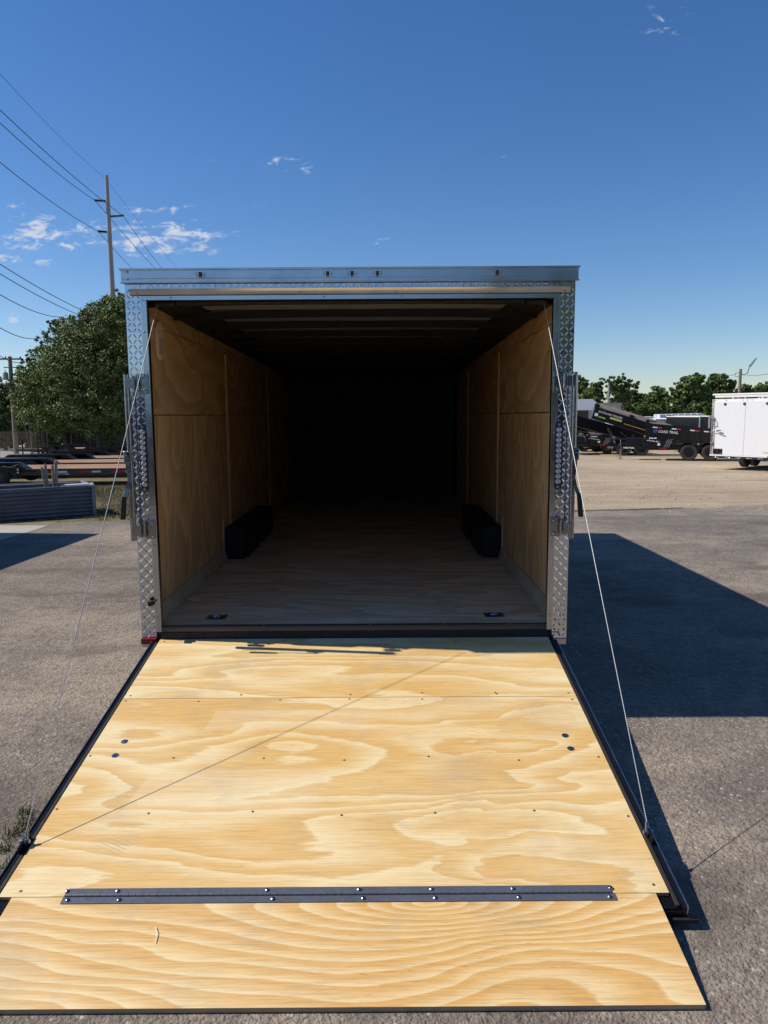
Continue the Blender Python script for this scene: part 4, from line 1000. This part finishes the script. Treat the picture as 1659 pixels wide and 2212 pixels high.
big = [(232, 705, 62), (272, 690, 55), (165, 735, 48), (120, 748, 38), (205, 780, 80), (140, 805, 68), (262, 790, 70), (98, 830, 55), (65, 800, 26), (190, 865, 80), (265, 880, 65), (88, 880, 52), (250, 655, 26), (135, 705, 24), (50, 850, 36), (300, 740, 60), (128, 880, 55), (330, 810, 70), (30, 822, 14), (78, 762, 16), (95, 720, 10), (160, 690, 12), (205, 668, 14), (60, 780, 14), (112, 700, 14), (188, 690, 20)]
tree('broadleaf_tree', 'big dense dark green tree just left of the open trailer', 50, big, 175000, .078, M_leafA, trunk=215, seedk=5)
tree('broadleaf_tree', 'darker tree at the left picture edge behind the wooden pole', 60, [(15, 870, 50), (-20, 850, 40), (45, 890, 45), (-10, 905, 50)], 26000, .12, M_leafD, seedk=6)
tree('shrub', 'light green shrub growing on the chain link fence', 49.5, [(232/1.0, 945, 10), (240, 955, 9), (224, 958, 8)], 2500, .07, M_leafC, seedk=8, cat='shrub')
for i, (u, v, r, nm) in enumerate([(20, 925, 40, 'leftmost'), (80, 930, 34, 'second'), (140, 930, 34, 'third'), (205, 932, 30, 'fourth'), (265, 935, 30, 'rightmost')]):
    tree('hedge_bush', 'dark bush behind the chain link fence below the big tree, %s from the left' % nm if nm not in ('leftmost', 'rightmost') else 'dark bush behind the chain link fence below the big tree, the %s one' % nm, 66, [(u, v-8, r), (u-25, v+2, r*.8), (u+22, v, r*.8), (u, v+18, r*.8)], 15000, .17, M_leafD, group='dark bushes behind the fence', seedk=30+i, cat='bush')
G2 = 'trees beyond the sandy yard'
tree('broadleaf_tree', 'mid green tree just right of the open trailer, left end of the tree line', 78, [(1252, 832, 17), (1243, 850, 18), (1262, 855, 18), (1236, 835, 15)], 9000, .14, M_leafB, group=G2, seedk=11)
tree('broadleaf_tree', 'lighter green tree with a small top knob, second from left in the tree line', 76, [(1283, 842, 15), (1272, 856, 16), (1292, 858, 14), (1301, 818, 5), (1297, 828, 6), (1290, 838, 9)], 8500, .14, M_leafC, group=G2, seedk=12)
tree('broadleaf_tree', 'tall loose tree with bare pale limbs reaching right', 74, [(1344, 815, 8), (1322, 828, 13), (1340, 832, 14), (1360, 830, 10), (1374, 832, 7), (1380, 826, 4), (1328, 850, 17), (1350, 855, 12), (1345, 845, 12)], 7500, .14, M_leafC, group=G2, seedk=13)
tree('broadleaf_tree', 'dark lower tree between the loose tree and the round one', 80, [(1362, 862, 17), (1385, 868, 15), (1375, 855, 12), (1345, 872, 16)], 8500, .15, M_leafD, group=G2, seedk=14)
tree('broadleaf_tree', 'round topped dark tree left of the biggest crown', 76, [(1414, 845, 13), (1425, 852, 14), (1405, 862, 16), (1430, 866, 16), (1416, 872, 17), (1393, 873, 10)], 11000, .14, M_leafB, group=G2, seedk=15)
tree('broadleaf_tree', 'biggest light green crown in the middle of the right tree line', 70, [(1487, 828, 17), (1508, 818, 12), (1465, 840, 15), (1478, 850, 20), (1500, 845, 20), (1462, 866, 18), (1485, 875, 22), (1510, 870, 20), (1449, 858, 12), (1520, 850, 14)], 21000, .14, M_leafC, group=G2, seedk=16)
tree('broadleaf_tree', 'dark crown left of the wooden street light pole', 72, [(1543, 822, 14), (1560, 820, 13), (1535, 840, 16), (1556, 842, 16), (1577, 832, 10), (1582, 824, 6), (1572, 850, 12), (1540, 860, 18)], 14000, .14, M_leafB, group=G2, seedk=17)
tree('broadleaf_tree', 'small dark tree directly right of the wooden street light pole', 80, [(1608, 842, 12), (1598, 850, 12), (1622, 850, 10)], 6000, .15, M_leafD, group=G2, seedk=18)
tree('broadleaf_tree', 'small tree at the right picture edge above the white trailer', 80, [(1640, 840, 11), (1655, 838, 12), (1632, 850, 9), (1672, 845, 14)], 7000, .15, M_leafB, group=G2, seedk=19)
for i, (u, v, r, mm, lb_) in enumerate([(1352, 885, 14, M_leafD, 'dark bush at the right end of the block building'), (1378, 888, 15, M_leafB, 'bush behind the black bed with boards'), (1405, 888, 14, M_leafB, 'wide bush above the small white cargo trailer'), (1434, 886, 15, M_leafD, 'bush behind the blue grey trailer'), (1462, 890, 14, M_leafD, 'dark bush behind the wrapped bundles, left part'), (1495, 890, 16, M_leafD, 'dark bush behind the wrapped bundles, right part'), (1525, 885, 16, M_leafD, 'dark bush beside the edge of the white trailer'), (1562, 880, 20, M_leafD, 'dark bush behind the white trailer'), (1285, 868, 8, M_leafC, 'pale bush growing on the roof line of the block building')]):
    tree('bush', lb_, 68 if i < 8 else 66, [(u, v, r), (u-12, v+6, r*.8), (u+12, v+6, r*.8)], 5200, .14, mm, group='bushes in front of the tree line', seedk=50+i, cat='bush')
# tree line behind the photographer, mirrored in the right hand post
for i, (x, y, h_, r) in enumerate([(6.5, -24, 7.5, 3.6), (12, -26, 8.5, 4.2), (19, -25, 7.5, 3.8), (2, -34, 5.2, 2.8), (-24, -36, 5.5, 3.2)]):
    t = thing('broadleaf_tree', (x, y, 0), 0, 'leafy tree behind the photographer, %s' % ['nearest the right post reflection', 'second from the reflected right edge', 'farthest right', 'small one in the middle', 'lone one at the left'][i], 'tree', 'trees behind the photographer')
    V, F, tint = leaves([(Vector((0, 0, h_*.62)), r), (Vector((r*.5, .5, h_*.5)), r*.8), (Vector((-r*.5, -.5, h_*.55)), r*.8), (Vector((.3, 0, h_*.85)), r*.6)], 7000, .22, 70+i); fast_mesh('crown', V, F, M_leafB, t, attr=tint)
    MB().tube([(0, 0, 0), (0, 0, h_*.6)], [.25, .14], 8).build('trunk', M_bark, t)

# far belt of woods that closes the yard on all sides beyond the single trees
lob_ = []
g_w = random.Random(3)
for k in range(150):
    f = k/149; x = -150+f*330; y = 96+8*math.sin(x*.05)+g_w.uniform(-3, 3); lob_.append((Vector((x, y, gz(y)+g_w.uniform(.8, 2.6))), g_w.uniform(2.2, 3.6)))
for k in range(40):
    y = 95-k*4.5; lob_.append((Vector((110+g_w.uniform(-4, 4), y, gz(y)+g_w.uniform(1, 2.6))), g_w.uniform(2.4, 4.)))
    lob_.append((Vector((-95+g_w.uniform(-4, 4), y, gz(y)+g_w.uniform(1, 2.6))), g_w.uniform(2.4, 4.)))
V, F, tint = leaves(lob_, 120000, .30, 91); tag(fast_mesh('far_woods', V, F, M_leafD, attr=tint), 'low dark belt of woods far beyond the sandy yard', 'woods', kind='stuff')

# ------------------------------------------------------------------ poles and wires
DP = 60
def pole(u, vtop, D, r0, r1, m, label, name='utility_pole', cat='utility pole', zb_=None):
    q = onx(u, D); top = at(u, vtop, D).z
    # keep the pole vertical under its top
    tp_ = at(u, vtop, D); q = Vector((tp_.x, tp_.y, gz(tp_.y)))
    t = thing(name, q, 0, label, cat)
    MB().tube([(0, 0, -.1), (0, 0, (top-q.z)*.5), (0, 0, top-q.z)], [r0, (r0+r1)/2, r1], 12).build('pole', m, t)
    return t, q, top
pt, pq, ptop = pole(230, 379, DP, .30, .145, M_polec, 'tall grey concrete transmission pole with three side insulators')
ins = []
for (u, v, s_) in ((203, 431, -1), (262, 463, 1), (207, 496, -1)):
    tip = at(u, v, DP)-pq; x0 = s_*.17
    mb = MB(); nn = 11; prof = []
    mb.tube([(x0, 0, tip.z-.05), (tip.x, tip.y*0, tip.z)], .045, 8)
    for k in range(nn):
        f = (k+.5)/nn; c = Vector((x0+(tip.x-x0)*f, 0, tip.z-.05+.05*f)); mb.lathe([(.05, -.03), (.11, 0), (.05, .03)], c, 'X', 10)
    io = mb.build('insulator', M_dkgrey, pt); ins.append(pq+Vector((tip.x, 0, tip.z)))
    MB().lathe([(.07, -.08), (.09, 0), (.07, .08)], (tip.x, 0, tip.z), 'Y', 8).build('wire_clamp', M_dkgrey, io)
def wire(a, b, label, r=.020, sag=.0, grp='overhead lines on the left', n=24, c=None):
    pts = []
    for k in range(n+1):
        f = k/n; q = Vector(a).lerp(Vector(b), f); q.z -= sag*4*f*(1-f); pts.append(q)
    o = MB().tube(pts, r, 5).build('power_line', M_wire); tag(o, label, 'power line', grp); return o
top_ = at(226, 384, DP)
def ext(a, b, f):   # prolong past b
    return Vector(b)+(Vector(b)-Vector(a))*f
for nm, a, uvl, uvr, r in (('topmost thin ground wire', top_, (0, 150), (388, 582), .012), ('line on the upper left insulator', ins[0], (0, 256), (340, 581), .024), ('line on the right insulator', ins[1], (0, 228), (354, 581), .024), ('line on the lowest insulator', ins[2], (0, 341), (291, 581), .024)):
    l_ = at(*uvl, 38); r2 = at(*uvr, 84)
    wire(a, ext(a, l_, .25), nm+' of the tall pole, running to the upper left', r, .35); wire(a, ext(a, r2, .5), nm+' of the tall pole, running away behind the trailer', r, .25)
for i, (v0, (u1, v1), D0, D1_, lb_) in enumerate([(562, (232, 692), 31, 52, 'upper of the two lower lines above the tree'), (583, (212, 694), 31, 52, 'lower of the two lower lines above the tree'), (628, (130, 685), 31, 50, 'single line sagging into the big tree at mid height'), (700, (85, 730), 33, 48, 'lowest line above the small pole crossarm'), (762, (60, 780), 38, 49, 'short line meeting the crossarm at the left edge')]):
    a = at(0, v0, D0); b = at(u1, v1, D1_); wire(ext(b, a, .2), b, lb_, .019, .3)
wp, wq, wtop = pole(21, 770, 50, .17, .12, M_polew, 'old wooden pole with crossarm and grey transformer at the left edge')
z_ = wtop-wq.z
MB().box((-1.1, -.06, z_-.22), (.85, .06, z_-.12)).build('crossarm', M_polew, wp); MB().box((-.45, -.05, z_-.75), (.5, .05, z_-.69)).build('lower_arm', M_polew, wp)
tz = z_-1.55; tf = MB(); tf.lathe([(.17, 0), (.18, .04), (.18, .42), (.14, .50), (.03, .52)], (-.38, 0, tz), 'Z', 14); tfo = tf.build('transformer', simple('transformer_grey', (.33, .36, .38), .5, var=.05), wp)
MB().tube([(-.38, 0, tz+.5), (-.38, 0, tz+.68)], .03, 6).build('bushing', M_dkgrey, tfo)
for x in (-1., -.3, .7): MB().lathe([(.05, 0), (.06, .08), (.02, .14)], (x, 0, z_-.12), 'Z', 8).build('insulator', M_dkgrey, wp)
MB().tube([(.35, 0, 1.9), (.1, 0, z_-.8)], .01, 4).build('guy_wire', M_wire, wp)
for u0, u1 in ((46, 63), (58, 67)):
    a = onx(u1, 47); b = at(u0, 885, 47); o = MB().tube([a, b], .022, 6).build('guy_wire', M_polew); tag(o, 'slanting guy wire with pale guard left of the upright ramps' if u0 == 46 else 'second slanting guy wire beside the first, nearer the ramps', 'guy wire', 'guy wires by the fence')
rp, rq, rtop = pole(1600, 797, 62, .16, .11, M_polew, 'brown wooden pole with a curved street light arm above the white trailer', 'street_light_pole', 'light pole')
z_ = rtop-rq.z; k = 62/FPX
MB().tube([(.1, 0, z_-.45), (.35, 0, z_-.5), (.6, 0, z_-.35), (.68, 0, z_+.0), (.75, 0, z_+.25)], .035, 8).build('lamp_arm', M_zinc, rp)
MB().add([(.68, -.12, z_+.22), (.82, -.12, z_+.16), (1.30, -.08, z_+.86), (1.22, -.08, z_+.90), (.68, .12, z_+.22), (.82, .12, z_+.16), (1.30, .08, z_+.86), (1.22, .08, z_+.90)], [(0, 1, 2, 3), (7, 6, 5, 4), (0, 4, 5, 1), (1, 5, 6, 2), (2, 6, 7, 3), (3, 7, 4, 0)]).build('lamp_head', M_alu, rp, .02)
MB().tube([(-.12, 0, z_-.3), (-.4, 0, z_-.35), (-.45, 0, z_-.6), (-.15, 0, z_-.65)], .02, 6).build('wire_loop', M_wire, rp)
a = Vector((rq.x-.35, rq.y, rtop-.42)); wire(a, at(1540, 815, 70), 'thin line from the street light pole down to the left', .016, .1, 'lines on the street light pole')
wire(Vector((rq.x+.6, rq.y, rtop-.55)), at(1700, 800, 58), 'thin line from the street light pole to the right edge', .016, .1, 'lines on the street light pole')
pole(1315.5, 831, 66.5, .12, .10, M_polec, 'plain grey post rising behind the block building'); pole(1249, 849, 63, .08, .06, M_polec, 'thin pale post at the left end of the block building')

# ------------------------------------------------------------------ chain link fence
f0, f1 = onx(-140, 44), onx(285, 56)
t = thing('chain_link_fence', f0, 0, 'rusty chain link fence behind the flatbed trailers on the left', 'fence')
d = (f1-f0); Lf = math.hypot(d.x, d.y); dr = Vector((d.x/Lf, d.y/Lf, 0)); nrm = Vector((-dr.y, dr.x, 0)); sl_ = d.z/Lf
FH = 1.5; V = []; F = []
stp = .13; w_ = .007
M_fence = simple('fence_wire', (.12, .10, .085), .7, .3, var=.3)
xx = -FH
while xx < Lf:
    for sg in (1, -1):
        a0, b0 = (xx, 0.) if sg > 0 else (xx+FH, 0.); a1, b1 = (xx+FH, FH) if sg > 0 else (xx, FH)
        if min(a0, a1) < 0 or max(a0, a1) > Lf: continue
        pa_, pb_ = dr*a0+Vector((0, 0, b0+sl_*a0)), dr*a1+Vector((0, 0, b1+sl_*a1))
        n0 = len(V)
        for p_ in (pa_, pb_):
            V += [p_+dr*w_+nrm*0, p_-dr*w_*.5+nrm*w_, p_-dr*w_*.5-nrm*w_]
        F += [(n0, n0+1, n0+4, n0+3), (n0+1, n0+2, n0+5, n0+4), (n0+2, n0, n0+3, n0+5)]
    xx += stp
tag(fast_mesh('wire_mesh', np.array([tuple(v) for v in V]), np.array(F), M_fence, t), kind='stuff')
M_cloth = simple('shade_cloth', (.075, .055, .045), .9, var=.25, scale=2)
for a_, b_ in ((.60, .66), (.665, .73), (.735, .80), (.845, .95)):
    p0, p1 = dr*(Lf*a_), dr*(Lf*b_)
    MB().add([(p0.x, p0.y+.05, sl_*Lf*a_+.05), (p1.x, p1.y+.05, sl_*Lf*b_+.05), (p1.x, p1.y+.05, sl_*Lf*b_+FH-.03), (p0.x, p0.y+.05, sl_*Lf*a_+FH-.03), (p0.x, p0.y+.07, sl_*Lf*a_+.05), (p1.x, p1.y+.07, sl_*Lf*b_+.05), (p1.x, p1.y+.07, sl_*Lf*b_+FH-.03), (p0.x, p0.y+.07, sl_*Lf*a_+FH-.03)], [(0, 1, 2, 3), (7, 6, 5, 4), (0, 4, 5, 1), (1, 5, 6, 2), (2, 6, 7, 3), (3, 7, 4, 0)]).build('shade_cloth', M_cloth, t)
k = 0.
while k < Lf:
    p_ = dr*k; MB().tube([(p_.x, p_.y, sl_*k-.1), (p_.x, p_.y, sl_*k+FH+.06)], .035, 8).build('post', M_polec, t); k += 3.0
MB().tube([(0, 0, FH), tuple(dr*Lf+Vector((0, 0, FH+sl_*Lf)))], .02, 6).build('top_rail', M_fence, t)

# ------------------------------------------------------------------ corrugated planter with cacti
A = Gnd(0, 1126); B = Gnd(206, 1112.5); dv = (B-A); dv.z = 0; dv.normalize(); nv_ = Vector((-dv.y, dv.x, 0))
PH = .60; PLn = 5.2; org = B-dv*PLn; org.z = 0
ang = math.atan2(dv.y, dv.x)
base = Vector((org.x, org.y, min(A.z, B.z)-.02))
pl_ = thing('corrugated_planter', base, ang, 'long dark grey corrugated metal planter box standing on the dry grass', 'planter')
def corr(mb, L_, y0, x0=0, side=1, n=8, amp=.034, H_=PH):
    steps = n*8; prof = [(amp*math.sin(2*math.pi*n*k/steps), H_*k/steps) for k in range(steps+1)]
    vs = []
    for (a, z) in prof: vs += [(x0, y0+a, z), (x0+L_, y0+a, z)]
    for (a, z) in prof: vs += [(x0, y0+a+.004, z), (x0+L_, y0+a+.004, z)]
    m_ = 2*(steps+1); fs = []
    for k in range(steps): fs += [(2*k, 2*k+1, 2*k+3, 2*k+2), (m_+2*k, m_+2*k+2, m_+2*k+3, m_+2*k+1)]
    mb.add(vs, fs)
seam = 1.78
for (x0, x1) in ((0, PLn-2*seam), (PLn-2*seam, PLn-seam), (PLn-seam, PLn)):
    mb = MB(); corr(mb, x1-x0-.01, 0, x0+.005); mb.build('corrugated_sheet', M_corr, pl_, fix=False)
    mb = MB(); corr(mb, x1-x0-.01, 1.25, x0+.005); mb.build('corrugated_sheet', M_corr, pl_, fix=False)
for x in (PLn-seam, PLn-2*seam): MB().box((x-.018, -.044, 0), (x+.018, -.036, PH+.005)).build('seam_strip', M_corr, pl_, .002)
for x in (0, PLn): MB().box((x-.05, -.044, -.02), (x+.02, .05, PH+.012)).build('corner_post', M_corr, pl_, .004); 
MB().box((0, -.022, PH), (PLn, .01, PH+.012)).box((0, 1.24, PH), (PLn, 1.275, PH+.012)).box((PLn-.015, .05, PH), (PLn+.02, 1.24, PH+.012)).build('rim', M_corr, pl_, .003)
MB().box((PLn-.01, .05, 0), (PLn, 1.24, PH)).build('end_sheet', M_corr, pl_)
MB().box((.02, .03, .05), (PLn-.03, 1.23, PH-.10)).build('soil', simple('planter_soil', (.10, .08, .06), .95, var=.3, scale=6, bump=.5), pl_)
def inpl(u, D_y=.55):   # local x on planter for photo column u
    for k in range(400):
        x = PLn*k/400; p_ = Vector((base.x, base.y, 0))+dv*x+nv_*D_y
        uu = 829.5+FPX*(p_-CAM).dot(RT)/(p_-CAM).dot(FW)
        if uu >= u: return x
    return PLn
for (u, vt_, r, tlt, nm) in ((93, 1007, .026, -.10, 'short leaning'), (100.5, 1001, .028, -.05, 'left slim'), (115.5, 1002, .028, 0, 'straight middle'), (124, 992, .034, .03, 'tallest, thickest')):
    x = inpl(u+2); p_ = Vector((base.x, base.y, 0))+dv*x+nv_*.55
    D_ = (p_-CAM).dot(FW); zt_ = at(u, vt_, D_).z
    t = thing('columnar_cactus', (p_.x, p_.y, base.z+PH-.10), random.random(), nm+' grey brown cactus column in the corrugated planter', 'cactus', 'cactus columns in the planter')
    H_ = zt_-(base.z+PH-.10); mb = MB(); n = 14; vs = []; rings_ = 14
    for i in range(rings_+1):
        f = i/rings_; rr = r*(1-.12*f)*(1 if f < .93 else .55)*(1+.10*math.sin(f*23))
        for j in range(n):
            a = 2*math.pi*j/n; q_ = rr*(1.0 if j % 2 else .72); vs.append((tlt*H_*(1-f)*-1+q_*math.cos(a), q_*math.sin(a), H_*f))
    fs = [(i*n+j, i*n+(j+1) % n, (i+1)*n+(j+1) % n, (i+1)*n+j) for i in range(rings_) for j in range(n)]+[tuple(rings_*n+j for j in range(n))]
    mb.add(vs, fs); mb.build('stem', M_cact, t)
x = inpl(168); p_ = Vector((base.x, base.y, base.z+PH-.04))+dv*x+nv_*.5
o = MB().tube([(-.30, 0, 0), (.30, .03, 0)], .05, 12).build('white_pipe', M_whitem); o.location = p_; o.rotation_euler = (0, 0, ang); tag(o, 'short white plastic pipe lying in the planter near its right corner', 'pipe')

# ------------------------------------------------------------------ grass, weeds, pebbles
def blades(pts, n_per, h, spread, m, name, label=None, seedk=3, wid=.005, parent=None, loc=None):
    g = np.random.default_rng(seedk); pts = np.array(pts); n = len(pts)*n_per
    P = np.repeat(pts, n_per, 0)+np.c_[g.normal(size=(n, 2))*spread, np.zeros(n)]
    th_ = g.uniform(0, 2*np.pi, n); ln = g.uniform(.2, 1., n); H_ = h*g.uniform(.4, 1.2, n)
    dx_ = np.cos(th_)*ln*H_*.9; dy_ = np.sin(th_)*ln*H_*.9
    wx, wy = -np.sin(th_)*wid, np.cos(th_)*wid; Z0 = np.zeros(n)
    a = P+np.c_[wx, wy, Z0]; b = P-np.c_[wx, wy, Z0]; c = P+np.c_[dx_*.5-wx*.6, dy_*.5-wy*.6, H_*.75]; c2 = P+np.c_[dx_*.5+wx*.6, dy_*.5+wy*.6, H_*.75]; e = P+np.c_[dx_, dy_, H_*(1-.5*ln)]
    V = np.stack([a, b, c, c2, e], 1).reshape(-1, 3); i = np.arange(n)*5
    F = np.concatenate([np.stack([i, i+1, i+2], 1), np.stack([i, i+2, i+3], 1), np.stack([i+3, i+2, i+4], 1)])
    return fast_mesh(name, V, F, m, parent, attr=np.repeat(g.random(n), 5))
g = np.random.default_rng(4); pts = []
while len(pts) < 9000:
    x, y = g.uniform(-12, -1.9), g.uniform(8.1, 19)
    if y < 8.4+.05*x+.6+g.normal()*.12+.012*(x+4)**2*0: continue
    ed = aL.y+(x-aL.x)/(aL2.x-aL.x)*(aL2.y-aL.y) if x > aL.x else aL.y
    if y < ed+.05: continue
    loc_ = Vector((x, y, 0))-Vector((base.x, base.y, 0))
    if -.1 < loc_.dot(dv) < PLn+.05 and -.05 < loc_.dot(nv_) < 1.3: continue
    if math.sin(x*1.7+y*.9)+math.sin(x*.6-y*1.9)+g.normal()*.8 < -.4: continue
    pts.append((x, y, gz(y)-.012))
tag(blades(pts, 9, .055, .06, M_dry, 'dry_grass', seedk=9, wid=.004), 'short dry grass between the asphalt and the parked flatbeds', 'grass', kind='stuff')
tag(blades(pts[::4], 8, .05, .05, M_grass, 'green_grass', seedk=10, wid=.004), 'greener grass tufts around the planter', 'grass', kind='stuff')
pts = []
for k in range(170):
    y = 15+g.uniform(-1, 1.2); x = g.uniform(-11, -2.5); pts.append((x, y, gz(y)))
tag(blades(pts, 10, .13, .08, M_grass, 'tall_weeds', seedk=12, wid=.007), 'taller green weeds under the side of the nearest flatbed', 'weeds', kind='stuff')
q = Gnd(48, 1121)
o = blades([(0, 0, 0)], 60, .16, .05, M_grass, 'weed_tuft', seedk=13, wid=.006); o.location = q; tag(o, 'bright green weed tuft at the foot of the planter', 'weed')
for i, (u, v, s_, nm) in enumerate([(57, 1757, .10, 'upper spiky'), (58, 1778, .09, 'low round'), (45, 1795, .07, 'small thin'), (28, 1803, .12, 'sprawling'), (10, 1835, .09, 'widest'), (12, 1880, .08, 'lowest')]):
    q = Gnd(u, v); o = blades([(0, 0, 0)], 55, s_*.36, .016+.008*(i % 2), M_grass, 'weed_tuft', seedk=20+i, wid=.0022); o.location = q
    tag(o, '%s green weed tuft on the asphalt left of the ramp' % nm, 'weed', 'weed tufts left of the ramp')
# loose stones
def stones(n, xr, yr, smin, smax, name, label, m=M_stone, seedk=1, reject=None):
    g = np.random.default_rng(seedk)
    ico = np.array([(0, 0, 1), (.9, 0, .3), (.28, .85, .3), (-.72, .53, .3), (-.72, -.53, .3), (.28, -.85, .3), (.72, .5, -.2), (-.28, .85, -.2), (-.9, 0, -.2), (-.28, -.85, -.2), (.72, -.5, -.2)])
    fc = [(0, 1, 2), (0, 2, 3), (0, 3, 4), (0, 4, 5), (0, 5, 1), (1, 6, 2), (2, 6, 7), (2, 7, 3), (3, 7, 8), (3, 8, 4), (4, 8, 9), (4, 9, 5), (5, 9, 10), (5, 10, 1), (1, 10, 6)]
    V = []; F = []
    c = 0
    while c < n:
        x, y = g.uniform(*xr), g.uniform(*yr)
        if reject and reject(x, y): continue
        s_ = smin+(smax-smin)*g.random()**4; a = g.uniform(0, 6.28); ca, sa = math.cos(a), math.sin(a)
        v = ico*(1+g.uniform(-.25, .25, (11, 1)))*s_*np.array([1, g.uniform(.6, 1), .6]); v = np.c_[v[:, 0]*ca-v[:, 1]*sa+x, v[:, 0]*sa+v[:, 1]*ca+y, v[:, 2]+gz(y)+s_*.08]
        F += [tuple(i+len(V)*1 for i in f) for f in fc] if 0 else [tuple(i+c*11 for i in f) for f in fc]; V.append(v); c += 1
    o = fast_mesh(name, np.concatenate(V), np.array(F), m); tag(o, label, 'gravel', kind='stuff'); return o
rej = lambda x, y: (abs(x) < 1.3 and -2.6 < y < 8)
stones(3200, (-6, 6), (-4, 9), .002, .013, 'grit', 'fine loose grit scattered over the worn asphalt', seedk=2, reject=rej)
stones(5200, (2.5, 22), (9.5, 27), .006, .035, 'gravel', 'loose gravel stones over the sandy yard', simple('pale_pebble', (.42, .36, .29), .9, var=.3, scale=5), seedk=3)
for (u, v, s_, lb_) in ((1154, 2179, .014, 'small round pebble at the lower edge of the ramp flap'), (1473, 1862, .012, 'tiny flat wood chip on the asphalt beside the cable shadow')):
    q = Gnd(u, v); mb = MB(); mb.lathe([(s_*.4, 0), (s_, s_*.4), (s_*.8, s_), (s_*.3, s_*1.25)], (0, 0, 0), 'Z', 7); o = mb.build('pebble', M_stone); o.location = q
    if 'chip' in lb_: o.scale = (1.6, .6, .3); o.name = 'wood_chip'
    tag(o, lb_, 'pebble' if 'pebble' in lb_ else 'wood chip')
